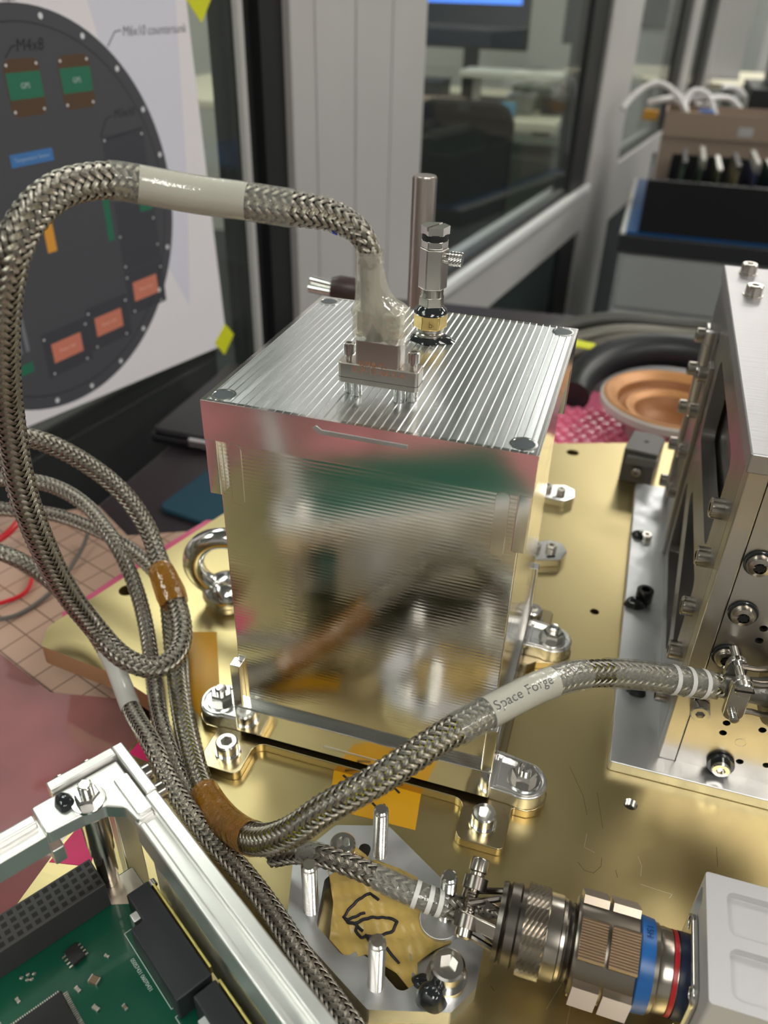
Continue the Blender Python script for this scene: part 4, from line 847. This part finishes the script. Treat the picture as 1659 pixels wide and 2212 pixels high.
# 3..6 thinner cables
t, A, s, r = cable('upper thin braided cable from the left edge passing outside the amber wrap', [atz(-60, 1040, 60), atz(20, 1035, 58), atz(110, 1048, 54), atz(190, 1095, 48), atz(250, 1175, 40), atz(290, 1260, 26), atz(315, 1350, 14), atz(330, 1450, 7), atz(342, 1540, 9), atz(362, 1610, 8), atz(392, 1690, 6), atz(430, 1755, 5)], 3.2, COREG, 10, 40, 0.7, TIN)
t, A, s, r = cable('thin braided cable from the left edge meeting the amber wrap from behind', [atz(-60, 1088, 34), atz(20, 1102, 33), atz(120, 1112, 32), atz(220, 1150, 30), atz(285, 1190, 28), atz(330, 1230, 26), atz(358, 1270, 22), atz(384, 1340, 12), atz(392, 1430, 6.5), atz(398, 1520, 4.5), atz(424, 1640, 5)], 3.2, COREG, 10, 38, 0.7, TIN)
t, A, s, r = cable('thin braided cable with a milky sleeve running under the aluminium frame rail', [atz(-50, 1178, 40), atz(20, 1200, 38), atz(90, 1240, 28), atz(170, 1315, 18), atz(238, 1420, 13), atz(262, 1475, 13), atz(290, 1545, 14), atz(330, 1610, 20), atz(372, 1700, 15), atz(440, 1795, 11), atz(520, 1880, 9), atz(585, 1965, 8), atz(640, 2050, 8), atz(690, 2120, 8), atz(740, 2190, 8), atz(800, 2290, 8), Vector((100, -112, 5)), Vector((130, -145, 5)), Vector((190, -190, 5)), Vector((280, -210, 5))], 3.5, COREG, 10, 42, 0.7, TIN)
sleeve(t, A, s, near(A, s, atz(232, 1408, 13)), near(A, s, atz(284, 1530, 14)), 3.9, film('white_heat_shrink', (0.9, 0.88, 0.82), 0.62, 0.12, .4), 'milky_sleeve')
t, A, s, r = cable('short dark braided cable crossing the stud bracket to the round connector', [atz(590, 1850, 14), atz(640, 1842, 20), atz(700, 1850, 25), atz(780, 1878, 26), atz(860, 1916, 25), atz(940, 1948, 23), Vector((102, ay, az)), Vector((112, ay, az))], 3.3, COREG, 10, 35, 0.7, TIN_DK)
sleeve(t, A, s, near(A, s, atz(655, 1842, 22)), near(A, s, atz(690, 1848, 25)), 3.9, CLEAR, 'clear_sleeve')
sleeve(t, A, s, near(A, s, atz(812, 1893, 26)), near(A, s, atz(962, 1956, 23)), 3.9, CLEAR, 'clear_sleeve')
for px in ((898, 1932), (925, 1943), (950, 1952)):
    c = near(A, s, atz(*px, 24)); sleeve(t, A, s, c-.7, c+.7, 4.1, WHITE, 'cable_tie')
REDW = mat('red_wire', (0.60, 0.02, 0.03), 0, .35); GREYW = mat('grey_wire', (0.12, .11, .10), 0, .5)
obj('thin_wire', tube(spline([atz(-30, 1180, -20), atz(20, 1150, -16), atz(65, 1090, -12), atz(72, 1055, -10), atz(50, 1030, -12), atz(-30, 1030, -14)], 3)[0], 2.0, 10), REDW, label='red wire loop lying on the bag at the left edge', cat='wire', group='loose wires on the bag')
obj('thin_wire', tube(spline([atz(-30, 1310, -30), atz(20, 1297, -31), atz(60, 1275, -31), atz(75, 1225, -30)], 3)[0], 1.2, 8), REDW, label='thin red wire curl low on the grid printed bag', cat='wire', group='loose wires on the bag')
obj('thin_wire', tube(spline([atz(-30, 1340, -30), atz(40, 1328, -31), atz(120, 1270, -31), atz(175, 1190, -30), atz(190, 1150, -26)], 3)[0], 1.2, 8), GREYW, label='thin dark grey wire curving over the grid printed bag', cat='wire', group='loose wires on the bag')
# ================================================================== electronics unit in the near corner
RU = Matrix.Rotation(math.radians(-31), 3, 'Z'); LU = (-6.3, -56.2, 0)
ue = thing('electronics_frame', 'open aluminium frame holding a green circuit board in the near corner', 'frame', loc=LU, rot=RU)
ALU_BR = mat('bright_cut_aluminium', (0.95, 0.94, 0.92), 1, 0.36, bump=('noise', (50, 600, 50), 0.05), rvar=('noise', 80, .1))
obj('corner_plate', box(0, 3.4, -23.2, -3.3, 49, 60.4), ALU_BR, ue, bevel=.4); obj('corner_plate', box(0, 21.9, -3.2, 0, 49, 60.4), ALU_BR, ue, bevel=.4)
for (yy, zz) in ((-10.5, 55), (-18.9, 55)): bolt(ue, BOLT3, (0, yy, zz), (-1, 0, 0))
for (xx, zz) in ((10.9, 55), (19.2, 55)): bolt(ue, BOLT3, (xx, 0, zz), (0, 1, 0))
blk = obj('corner_block', prism(rpoly([(4.0, -3.9, .5), (27, -3.9, .5), (27, -8.8, 1), (20.5, -9.6, 3), (16.6, -13.6, 2.5), (15.4, -19.5, 2.5), (14.6, -29.5, 1), (4.0, -29.5, 1)], 4), 53.5, 58.6), ALU_BR, ue, bevel=.5)
obj('step', prism(rpoly([(10.5, -3.7, .6), (26, -3.7, .6), (26, -8.0, 1.2), (10.5, -8.0, .6)]), 58.5, 59.3), ALU_BR, blk, bevel=.25)
obj('side_rail', prism([(21.9, -0.4), (150, -0.4), (150, -9.2), (25, -9.2), (21.9, -6)], 47, 57.0), ALU_BR, ue, bevel=.5)
obj('rail_ridge', box(21.9, 150, -3.9, -0.3, 57.0, 60.2), ALU_BR, ue, bevel=.45)
obj('rail_lip', box(28, 150, -9.3, -7.2, 56.0, 58.4), ALU_BR, ue, bevel=.6)
obj('rail_wall', box(25, 150, -6.5, -2, 16, 47.2), ALU_MATTE, ue, bevel=.4)
obj('front_arm', prism(rpoly([(7.6, -29.4, .3), (14.5, -29.4, .3), (14.5, -130, .3), (7.6, -130, .3)]), 50, 57.5), ALU_BR, ue, bevel=.5)
obj('arm_ridge', box(7.4, 10.4, -130, -30, 57.4, 60.0), ALU_BR, ue, bevel=.5)
obj('arm_foot', box(7.6, 14.5, -29.4, -26, 44, 50), ALU_BR, ue, bevel=.4)
obj('corner_post', box(4, 10, -10, -4, 0, 50), ALU_MATTE, ue, bevel=.4)
# standoff with stud and nut
so = obj('standoff', lathe([(0, 20.2), (2.6, 20.2), (2.6, 25), (3.0, 25.2), (3.0, 31), (3.1, 31.3), (3.1, 36), (3.6, 36.4), (3.6, 40.5), (3.9, 40.8), (3.9, 53.5), (0, 53.5)], 28), STEEL_DK, ue, loc=(12.2, -16.2, 0))
obj('washer', washer_g(4.8, 2.2, .8), CHROME, so, loc=(0, 0, 58.6)); nt_ = obj('nut', nut_g(6.2, 2.6), STEEL, so, loc=(0, 0, 59.4)); obj('stud_end', thread_g(2.0, 4.5, .6), STEEL, so, loc=(0, 0, 61.4))
obj('epoxy_blob', blob(3.4, 2.8, 2.4, seed=21), EPOXY, ue, loc=(8.4, -21.6, 58.6))
# circuit board
PCBM = mat('green_solder_mask', (0.004, 0.10, 0.058), 0, 0.28, var=('noise', (30, 30, 30), .25), coat=.25)
pcb = obj('circuit_board', prism(rpoly([(12, -9, 1), (150, -9, 1), (150, -130, 1), (12, -130, 1)]), 18.4, 20), PCBM, ue)
TINP = mat('solder_tin', (0.70, 0.68, 0.62), 1, 0.3)
obj('ground_pad', prism(rpoly([(12.3, -9.2, .5), (25, -9.2, 1), (25, -12.5, 2), (19.5, -19.6, 1), (12.3, -19.6, .5)]), 20, 20.08), mat('tinned_pad', (0.55, 0.50, 0.42), 1, .32), pcb)
hd = obj('pin_header', prism(rrect(8.8, 19.6, -131, -19.6, .3), 20, 31, []), mat('grey_black_header', (0.045, 0.043, 0.044), 0, .5), ue, bevel=.3)
cutg = G()
for i in range(44):
    for j in range(4): box(9.55+j*2.54, 11.05+j*2.54, -21.75-i*2.54, -20.25-i*2.54, 30.2, 31.04, cutg)
obj('pin_sockets', cutg, DARK, hd, kind='stuff')
def passive(x, y, L, W, h, m, a=0.0, nm='chip_component'):
    o = obj(nm, box(-L/2, L/2, -W/2, W/2, 0, h), m, pcb, loc=(x, y, 20), rot=Matrix.Rotation(a, 3, 'Z'), bevel=.08)
    for sx in (-1, 1): obj('solder_end', box(sx*L/2-.18, sx*L/2+.18, -W/2-.05, W/2+.05, 0, h+.03), TINP, o)
    return o
ic = obj('chip', box(-2.6, 2.6, -1.9, 1.9, .2, 1.8), BLACK, pcb, loc=(27.2, -34.2, 20), rot=Matrix.Rotation(.12, 3, 'Z'), bevel=.15)
for i in range(4):
    for sy in (-1, 1): obj('lead', box(-2.2+i*1.27, -1.7+i*1.27, 1.9 if sy > 0 else -2.9, 2.9 if sy > 0 else -1.9, .1, .6), TINP, ic)
for (x, y) in ((23.3, -46.3), (24.6, -47.0), (23.0, -48.0), (24.2, -44.9), (25.2, -46)): obj('solder_joint', lathe([(.62, 0), (.5, .35), (0, .6)], 10), TINP, pcb, loc=(x, y, 20))
BRN = mat('ceramic_brown', (0.20, 0.14, 0.09), 0, .4); CRM = mat('ceramic_grey', (.36, .34, .3), 0, .4)
passive(37.2, -33.1, 2.6, 2.0, 1.2, BRN, .5); passive(36.4, -37.6, 1.7, .9, .7, CRM, .2); passive(44.2, -36, 1.8, 1.0, .8, CRM, .3); passive(28.5, -51, 1.4, .8, .6, CRM, .1); passive(30.5, -57, 1.4, .8, .6, BRN, .1); passive(27, -57.5, 1.4, .8, .6, CRM, 1.2); passive(49, -30, 1.5, .8, .6, BRN, .1); passive(33, -27.5, 1.2, .6, .5, CRM, .4)
qf = obj('processor_chip', box(34.4, 48.4, -55.2, -41.2, 20.3, 21.9), mat('black_chip_resin', (0.02, .02, .022), 0, .35), pcb, bevel=.3)
for i in range(22):
    for (a, b, c, d) in ((34.9+i*.6, 35.2+i*.6, -41.2, -40.0), (34.9+i*.6, 35.2+i*.6, -56.4, -55.2)): obj('lead', box(a, b, c, d, 20.1, 20.5), TINP, qf)
    for (a, b) in ((48.4, 49.6), (33.2, 34.4)): obj('lead', box(a, b, -54.7+i*.6, -54.4+i*.6, 20.1, 20.5), TINP, qf)
CONM = mat('dark_grey_moulding', (0.028, 0.03, 0.034), 0, .38, bump=('noise', 60, .15))
for x0 in (26.0, 63.2, 100.4):
    c = obj('board_connector', prism(rpoly([(x0, -9.6, .5), (x0+35.6, -9.6, .5), (x0+35.6, -20.4, .5), (x0+10, -20.4, .5), (x0+10, -16.5, .5), (x0, -16.5, .5)]), 20, 30), CONM, pcb, bevel=.4)
    for tx in (x0+7.2, x0+30.5):
        tb = obj('metal_tab', box(tx-1.5, tx+1.5, -18.6, -15.6, 24, 29.4), ALU_MATTE, c, bevel=.3)
    obj('contact_strip', box(x0+1, x0+34, -9.4, -8.6, 27, 30.6), mat('gold_contact', (.75, .62, .2), 1, .3), c, bevel=.2)
SILK = mat('white_silkscreen', (0.55, 0.62, 0.58), 0, .6)
for pts in ([(30.2, -17), (30.2, -20.8), (57.5, -20.8), (57.5, -17)], [(60, -17), (60, -21), (92, -21)], [(27.4, -10.5), (27.4, -12.5)]): obj('silkscreen_line', stroke(pts, .22, .03, 20.01), SILK, pcb)
obj('silkscreen_text', text_mesh('05057431 06070431', 1.55, SILK, .02, space=.9), SILK, pcb, loc=(44, -22.6, 20.03), smooth=0)
for (x, y) in ((14, -45), (120, -20), (120, -110)): obj('support_post', cyl((x, y, 0), (x, y, 18.4), 3), STEEL, ue)
obj('sealed_screw', cyl((27.5, -9.2, 31), (29.5, -9.2, 31), 1.1), CHROME, ue)
# ================================================================== films and bags on the bench
PINKF = mat('pink_antistatic_film', (0.60, 0.20, 0.22), 0, 0.09, coat=.8, bump=('noise', 22, 1.0), var=('noise', 9, .4, (.24, .11, .105)))
def sheet(name, poly, z0, amp, m, label, cat, step=6, thick=.4, seed=1, tilt=None, kind=None):
    r_ = random.Random(seed); W_ = [(r_.uniform(.01, .07), r_.uniform(-.07, .07), r_.uniform(0, 6.3), r_.uniform(.3, 1)) for _ in range(7)]
    hh = lambda x, y: z0+(tilt(x, y) if tilt else 0)+amp*(1+sum(c[3]*math.sin(c[0]*x+c[1]*y+c[2]) for c in W_)/4)
    xs = [p[0] for p in poly]; ys = [p[1] for p in poly]
    V2 = [Vector(p) for p in poly]+[Vector((x+r_.uniform(-1, 1), y+r_.uniform(-1, 1))) for x in np.arange(min(xs), max(xs), step) for y in np.arange(min(ys), max(ys), step) if inside((x, y), poly)]
    r = geometry.delaunay_2d_cdt(V2, [(i, (i+1) % len(poly)) for i in range(len(poly))], [], 1, 1e-6)
    fs = [tuple(f) for f in r[2] if inside((sum(r[0][i].x for i in f)/len(f), sum(r[0][i].y for i in f)/len(f)), poly)]
    n = len(r[0]); g = G(); g.add([(p.x, p.y, hh(p.x, p.y)) for p in r[0]]+[(p.x, p.y, hh(p.x, p.y)-thick) for p in r[0]], fs+[tuple(i+n for i in reversed(f)) for f in fs])
    return obj(name, g, m, label=label, cat=cat, smooth=1.4)
BAG = bpy.data.materials.new('grid_printed_bag'); BAG.use_nodes = True; nt = BAG.node_tree; b = nt.nodes['Principled BSDF']; b.inputs['Roughness'].default_value = .22; b.inputs['Coat Weight'].default_value = .4
tcn = nt.nodes.new('ShaderNodeTexCoord'); sx = nt.nodes.new('ShaderNodeMapping'); sx.inputs['Rotation'].default_value = (0, 0, .35); nt.links.new(tcn.outputs['Object'], sx.inputs[0])
br = nt.nodes.new('ShaderNodeTexBrick'); br.offset = 0; br.inputs['Scale'].default_value = 1; br.inputs['Brick Width'].default_value = .0145; br.inputs['Row Height'].default_value = .0145; br.inputs['Mortar Size'].default_value = .0004
br.inputs['Color1'].default_value = (.52, .35, .26, 1); br.inputs['Color2'].default_value = (.50, .33, .245, 1); br.inputs['Mortar'].default_value = (.20, .12, .09, 1)
nt.links.new(sx.outputs[0], br.inputs['Vector']); nt.links.new(br.outputs['Color'], b.inputs['Base Color'])
sheet('shielding_bag', [(-260, -10), (-120, 10), (-62, 40), (-70, 120), (-118, 168), (-150, 150), (-185, 172), (-215, 150), (-262, 130)], -36.5, 2.6, BAG, 'tan shielding bag printed with a thin grid on the bench', 'bag', seed=5)
sheet('pink_film', [(-330, -340), (-42, -340), (-42, -40), (-48, 5), (-70, 30), (-110, 22), (-150, 36), (-330, 30)], -33.2, 3.0, PINKF, 'glossy pink antistatic film spread over the bench beside the plate', 'film', seed=8, step=8)
sheet('pink_film', [(-84, 165), (-62, 150), (-96, 90), (-120, 50), (-128, 60), (-112, 120), (-100, 160)], -18, 1.2, mat('bright_pink_film', (.62, .12, .22), 0, .2, coat=.5, bump=('noise', 20, .4)), 'narrow bright pink film edge behind the plate corner', 'film', seed=9, step=5)
sheet('pink_film', [(-40, -420), (220, -420), (240, -232), (-40, -232)], -34, 3, mat('pale_pink_film', (.50, .20, .20), 0, .16, coat=.5, bump=('noise', 16, .5)), 'pale pink film on the bench in front of the plate', 'film', seed=10, step=10)
obj('blue_cloth', prism(rpoly([(-150, 185, 6), (-100, 176, 6), (-84, 230, 8), (-140, 250, 8)]), -37.8, -34), mat('teal_cloth', (.012, .055, .085), 0, .8, bump=('noise', 60, .5)), label='small dark teal cloth on the bench behind the bag', cat='cloth', bevel=1)
ct = thing('equipment_case', 'black equipment case on the bench below the poster', 'case')
obj('shell', prism(rrect(-205, -120, 265, 400, 6), -37.9, -31), mat('black_case', (.012, .012, .014), 0, .35), ct, bevel=2); obj('lid', prism(rrect(-203, -122, 267, 398, 6), -30.8, -27), mat('black_case_lid', (.02, .018, .02), 0, .3), ct, bevel=2)
obj('latch', box(-170, -155, 262, 266, -34, -28), CHROME, ct, bevel=.5)
# ------------------------------------------------------------------ rod and clip behind the box
rd = thing('steel_rod', 'upright steel rod standing behind the tall box', 'rod', loc=(26.2, 152, 0))
obj('shaft', lathe([(0, 0), (5.2, 0), (5.2, 186), (4.6, 187), (0, 187)], 28), mat('rosy_steel', (0.60, 0.54, 0.50), 1, .3), rd); obj('base', lathe([(0, 0), (11, 0), (11, 5), (9, 7), (0, 7)], 28), STEEL, rd)
th_ = thing('toggle_handle', 'pair of shiny steel rods with a dark knob behind the lid', 'handle')
p = at(748, 625, 420)
for (q0, q1) in (((672, 604), (742, 622)), ((668, 622), (738, 636))): obj('bar', tube([at(*q0, 425), at(*q1, 420)], 2.2, 14), CHROME, th_)
obj('knob', lathe([(0, -8), (5, -8), (6.5, -4), (6.5, 4), (4, 8), (0, 8)], 20), mat('dark_brown_knob', (.05, .03, .03), 0, .4), th_, loc=p, rot=axis((0, 0, 0), (1, 0.2, -.1)).to_3x3())
obj('post', cyl((p.x, p.y, 0), (p.x, p.y, p.z), 3.5), STEEL_DK, th_)
# ================================================================== cabinet with trays beyond the bench
GCAB = mat('grey_cabinet_paint', (0.42, 0.435, 0.435), 0, .45); GTOP = mat('dark_cabinet_top', (.03, .032, .035), 0, .35); BLUEM = mat('blue_mat', (.01, .10, .32), 0, .4)
cb = thing('drawer_cabinet', 'grey metal drawer cabinet beyond the bench with a blue mat on top', 'cabinet')
c0 = at(1348, 488, 1500); x0, y0, zt = c0.x, c0.y, c0.z
obj('carcass', box(x0, x0+900, y0, y0+520, -780, zt-46), GCAB, cb, bevel=3); obj('plinth', box(x0+20, x0+880, y0+25, y0+500, -800, -780), BLACK, cb)
obj('top', box(x0-6, x0+906, y0-8, y0+526, zt-46, zt-14), GTOP, cb, bevel=2)
obj('mat', box(x0+4, x0+896, y0, y0+516, zt-14, zt-8), BLUEM, cb, bevel=1); obj('mat_edge', box(x0-4, x0+5, y0-6, y0+520, zt-14, zt-8.2), WHITE, cb, bevel=1)
for i, (za, zb) in enumerate(((zt-150, zt-52), (zt-340, zt-156), (zt-560, zt-346), (-775, zt-566))):
    d = obj('drawer', box(x0+6, x0+894, y0-7, y0, za, zb), GCAB, cb, bevel=2); obj('handle', box(x0+300, x0+600, y0-15, y0-7, zb-22, zb-14), PROFILE, d, bevel=1)
obj('side_strip', box(x0+150, x0+166, y0-9, y0-6.5, -700, zt-160), PROFILE, cb)
tr = thing('black_tray', 'black tray full of green circuit boards on the cabinet', 'tray')
BT = mat('black_tray_plastic', (.006, .006, .008), 0, .5)
tx0 = at(1432, 470, 1500).x; tz = zt-7.9
obj('floor', box(tx0, tx0+420, y0+10, y0+300, tz, tz+6), BT, tr)
for (a, b_, c, d) in ((tx0-40, tx0+420, y0-2, y0+8), (tx0, tx0+420, y0+298, y0+306), (tx0-40, tx0-32, y0+8, y0+300), (tx0+412, tx0+420, y0+30, y0+300)): obj('side', box(a, b_, c, d, tz, tz+92), BT, tr, bevel=1)
BGRN = [mat('board_green_%d' % i, c, 0, .4) for i, c in enumerate(((.03, .07, .04), (.05, .08, .05), (.10, .10, .06), (.20, .17, .10), (.02, .03, .10)))]
for i in range(12):
    t = thing('circuit_card', 'circuit board standing in the black tray, %s' % ['first from the partition', 'second from the partition', 'third from the partition', 'fourth from the partition', 'fifth from the partition', 'sixth from the partition', 'seventh from the partition', 'eighth from the partition', 'ninth from the partition', 'tenth from the partition', 'eleventh from the partition', 'twelfth from the partition'][i], 'circuit board', loc=(tx0+20+i*31, y0+150, tz+6), group='boards in the black tray')
    obj('board', box(-1, 1, -100, 90, 0, 105+8*math.sin(i*2.1)), BGRN[i % 5], t); obj('edge_connector', box(-4, 4, -95, 60, 100, 110+8*math.sin(i*2.1)), [BLACK, CRM, WHITE][i % 3], t)
cx = thing('cardboard_box', 'open brown cardboard box on the cabinet behind the black tray', 'box')
CARD = mat('cardboard', (.36, .27, .21), 0, .8); bxa = at(1405, 420, 1720); bz = tz
for (a, b_, c, d) in ((0, 240, 0, 4), (0, 240, 156, 160), (0, 4, 4, 156), (236, 240, 4, 156)): obj('side', box(bxa.x+a, bxa.x+b_, y0+330+c, y0+330+d, bz, bz+165), CARD, cx)
obj('bottom', box(bxa.x, bxa.x+240, y0+330, y0+490, bz, bz+3), CARD, cx)
obj('flap', box(bxa.x, bxa.x+240, y0+326, y0+330, bz+120, bz+168), CARD, cx)
WCAB = mat('white_cable', (.72, .71, .70), 0, .35)
WL = ['white cable arching left out of the cardboard box', 'white cable loop standing over the cardboard box', 'white cable lying flat along the top of the cardboard box', 'white cable arching right towards the dark instrument', 'white cable hanging down the front of the cardboard box']
for i, pp in enumerate((((1345, 235), (1370, 205), (1410, 180), (1440, 185), (1470, 215), (1490, 262)), ((1480, 262), (1482, 215), (1500, 195), (1530, 205), (1545, 250)), ((1400, 222), (1450, 212), (1520, 214), (1575, 212), (1600, 235)), ((1560, 190), (1590, 190), (1612, 215), (1622, 262)), ((1500, 262), (1508, 225), (1512, 212), (1530, 222), (1512, 250)))):
    obj('white_cable', tube(spline([at(u, v, 1740+i*16) for u, v in pp], 12)[0], 6.5, 10), WCAB, label=WL[i], cat='cable', group='white cables over the cardboard box')
for i, (u, v, d, c, lb) in enumerate(((1405, 248, 1760, (.55, .28, .04), 'small orange plug among the white cables at the box edge'), (1525, 248, 1720, (.03, .15, .5), 'small blue plug on top of the cardboard box'), (1500, 254, 1690, (.55, .38, .1), 'small yellow plug on top of the cardboard box'), (1610, 285, 1650, (.5, .5, .5), 'shiny clip at the end of the cardboard box'))):
    p = at(u, v, d); obj('plug', prism(rrect(-16, 16, -9, 9, 3), -10, 10), mat('plug_colour_%d' % i, c, 0, .4), label=lb, cat='plug', loc=tuple(p), bevel=2)
ins = thing('bench_instrument', 'dark instrument box with a grey upper unit at the right frame edge', 'instrument')
p = at(1600, 290, 1800)
obj('lower_case', box(p.x, p.x+400, p.y, p.y+250, tz, at(1600, 185, 1800).z), mat('dark_instrument', (.02, .022, .025), 0, .4), ins, bevel=3); obj('front_strip', box(p.x+10, p.x+390, p.y-4, p.y, at(1600, 260, 1800).z, at(1600, 235, 1800).z), mat('mid_grey_panel', (.2, .2, .21), 0, .4), ins, bevel=1)
obj('upper_case', box(p.x+40, p.x+400, p.y+10, p.y+230, at(1600, 184, 1800).z, at(1600, 90, 1800).z), mat('light_grey_panel', (.36, .36, .36), 0, .5), ins, bevel=3)
# ================================================================== second lab seen through the partition
LABW = mat('lab_white_paint', (.62, .60, .54), 0, .7); LABT = mat('pale_bench_top', (.82, .77, .60), 0, .45)
wbx = thing('lab_bench', 'pale topped lab bench seen through the glass partition', 'table')
obj('top', box(-1500, -140, 2150, 2900, -72, -48), LABT, wbx, bevel=3)
for (x, y) in ((-1460, 2190), (-180, 2190), (-1460, 2860), (-180, 2860)): obj('leg', box(x-22, x+22, y-22, y+22, -800, -72), PROFILE, wbx)
dsh = thing('desk_shelf', 'bright white shelf standing on the lab bench behind the glass', 'shelf')
obj('shelf', box(-420, -150, 2215, 2340, 42, 58), mat('white_shelf', (.80, .78, .66), 0, .4), dsh, bevel=2)
for x in (-400, -180): obj('shelf_post', box(x, x+20, 2310, 2330, -47.9, 42), PROFILE, dsh)
struct('wall_partition', box(-2600, -20, 3500, 3540, -800, 1900), LABW)
def monitor(label, u0, u1, v1, d, hgt, scr, nm='computer_monitor'):
    a = at(u0, v1, d); b_ = at(u1, v1, d); t = thing(nm, label, 'monitor'); xm = (a.x+b_.x)/2
    obj('case', box(a.x, b_.x, a.y+10, a.y+36, a.z, a.z+hgt), BT, t, bevel=3); obj('screen', box(a.x+10, b_.x-10, a.y+7, a.y+10, a.z+10, a.z+hgt-10), scr, t)
    obj('neck', box(xm-22, xm+22, a.y+36, a.y+60, -40, a.z+hgt*.5), BT, t, bevel=2); obj('foot', box(xm-110, xm+110, a.y-30, a.y+130, -47.9, -40), BT, t, bevel=2); return a
SCR = mat('dark_screen', (.012, .018, .035), 0, .2); 
a = monitor('wide black monitor with a blue lit strip seen through the glass', 893, 1148, 100, 2400, 210, SCR)
p = at(1020, 5, 2390); obj('blue_window', box(p.x-170, p.x+165, a.y+5, a.y+6.8, p.z, p.z+88), mat('lit_blue_screen', (.05, .15, .6), 0, .3, emit=((.08, .25, .95), 1.2)), bpy.data.objects['computer_monitor'])
monitor('narrow black monitor near the dark gasket seen through the glass', 1212, 1300, 95, 2460, 230, SCR)
ch = thing('office_chair', 'black office chair in the room behind the glass', 'chair')
p = at(985, 420, 1900); CH = mat('black_chair_fabric', (.008, .009, .011), 0, .8)
obj('backrest', prism(rrect(-110, 120, -140, 200, 50), -20, 20, M=Matrix.Translation(p) @ Matrix.Rotation(math.pi/2, 4, 'X')), CH, ch, bevel=8); obj('seat', prism(rrect(p.x-230, p.x+230, p.y-420, p.y+10, 50), p.z-260, p.z-200), CH, ch, bevel=10)
obj('stem', cyl((p.x, p.y-200, -740), (p.x, p.y-200, p.z-260), 28), BLACK, ch)
for i in range(5):
    a_ = 2*math.pi*i/5; obj('leg', tube([(p.x, p.y-200, -745), (p.x+290*math.cos(a_), p.y-200+290*math.sin(a_), -770)], 22, 8), BLACK, ch)
    obj('caster', lathe([(0, -12), (26, -12), (26, 12), (0, 12)], 16), BLACK, ch, loc=(p.x+290*math.cos(a_), p.y-200+290*math.sin(a_), -774), rot=Matrix.Rotation(math.pi/2, 3, 'X'))
gc = thing('green_cabinet', 'grey green cabinet standing before the bench behind the glass', 'cabinet')
p = at(1060, 300, 2060); q = at(1235, 300, 2060); GG = mat('grey_green_paint', (.085, .10, .075), 0, .5)
obj('carcass', box(p.x, q.x, 2000, 2140, -800, -90), GG, gc, bevel=3); obj('top', box(p.x-6, q.x+6, 1995, 2142, -90, -76), mat('dark_green_top', (.04, .06, .045), 0, .4), gc, bevel=2); obj('door', box(p.x+10, q.x-10, 1994, 2000, -780, -110), GG, gc, bevel=2)
CL = [((900, 250), 2300, (70, 60, 50), (.05, .05, .05), 'black bag on the lab bench behind the glass'), ((1150, 235), 2330, (60, 50, 40), (.10, .12, .07), 'olive tool box on the lab bench behind the glass'), ((1235, 255), 2330, (50, 50, 45), (.28, .20, .16), 'tan carton on the lab bench behind the glass'),
      ((1120, 245), 2240, (35, 30, 30), (.45, .45, .42), 'small white box on the lab bench behind the glass'), ((1195, 262), 2230, (40, 30, 26), (.03, .03, .04), 'small black tool case on the lab bench behind the glass'), ((940, 285), 2200, (60, 40, 24), (.40, .30, .20), 'flat tan parcel on the lab bench behind the glass'), ((1085, 288), 2190, (22, 18, 20), (.12, .35, .55), 'light blue cup shaped bin on the lab bench behind the glass')]
for (uv_, d, (a, b_, c), colr, lb) in CL:
    p = at(*uv_, d); t = thing('storage_box', lb, 'box', loc=(p.x, p.y+40, -48)); m_ = mat('clutter_%d' % int(uv_[0]), colr, 0, .5)
    obj('body', box(-a, a, -b_, b_, 0, c*1.3), m_, t, bevel=3); obj('lid', box(-a-2, a+2, -b_-2, b_+2, c*1.3, c*1.3+8), m_, t, bevel=2)
wb = thing('whiteboard', 'white framed board with a dark screen seen through the second pane', 'board')
p = at(1362, 70, 3000); q = at(1470, 70, 3000)
obj('panel', box(p.x-60, q.x+240, 3485, 3499, at(1400, 160, 3000).z, 900), mat('board_white', (.55, .55, .53), 0, .4), wb); obj('dark_screen', box(p.x-60, q.x-40, 3470, 3486, at(1400, 62, 3000).z, 800), SCR, wb); obj('tray', box(p.x-60, q.x+240, 3440, 3486, at(1400, 168, 3000).z, at(1400, 160, 3000).z), PROFILE, wb)
lb2 = thing('lab_bench', 'pale bench under the white board behind the second pane', 'table')
obj('top', box(20, 900, 3560, 4200, -72, -48), LABT, lb2, bevel=3)
for (x, y) in ((60, 3600), (860, 3600), (60, 4160), (860, 4160)): obj('leg', box(x-22, x+22, y-22, y+22, -800, -72), PROFILE, lb2)

dk = thing('added_dark_cabinet', 'dark brown cabinet right behind the glass below the poster', 'cabinet', loc=tuple(P0), rot=WALLR)  # made-up cabinet, added to darken what shows through the lower glass
DKB = mat('dark_brown_cabinet', (.022, .015, .017), 0, .5)
obj('carcass', box(-300, 486, -790, -46, -420, -40), DKB, dk, bevel=3)
for s0 in (-290, -30, 230): obj('door', box(s0, s0+246, -780, -60, -40, -34), DKB, dk, bevel=2); obj('handle', box(s0+220, s0+228, -400, -300, -34, -28), PROFILE, dk)
# ================================================================== put each thing's origin at its base
bpy.context.view_layer.update()
for o in TOP:
    auto = o.type == 'EMPTY' and o.get('_auto')
    if '_auto' in o: del o['_auto']
    if not auto: continue
    pts = []
    for c in o.children_recursive:
        if c.type == 'MESH': pts += [c.matrix_world @ Vector(b) for b in c.bound_box]
    if not pts: continue
    lo_ = [min(p[i] for p in pts) for i in range(3)]; hi_ = [max(p[i] for p in pts) for i in range(3)]
    base_ = Vector(((lo_[0]+hi_[0])/2, (lo_[1]+hi_[1])/2, lo_[2])); d = base_-o.location
    o.location = base_
    for c in o.children: c.matrix_basis = Matrix.Translation(-d) @ c.matrix_basis
bpy.context.view_layer.update()
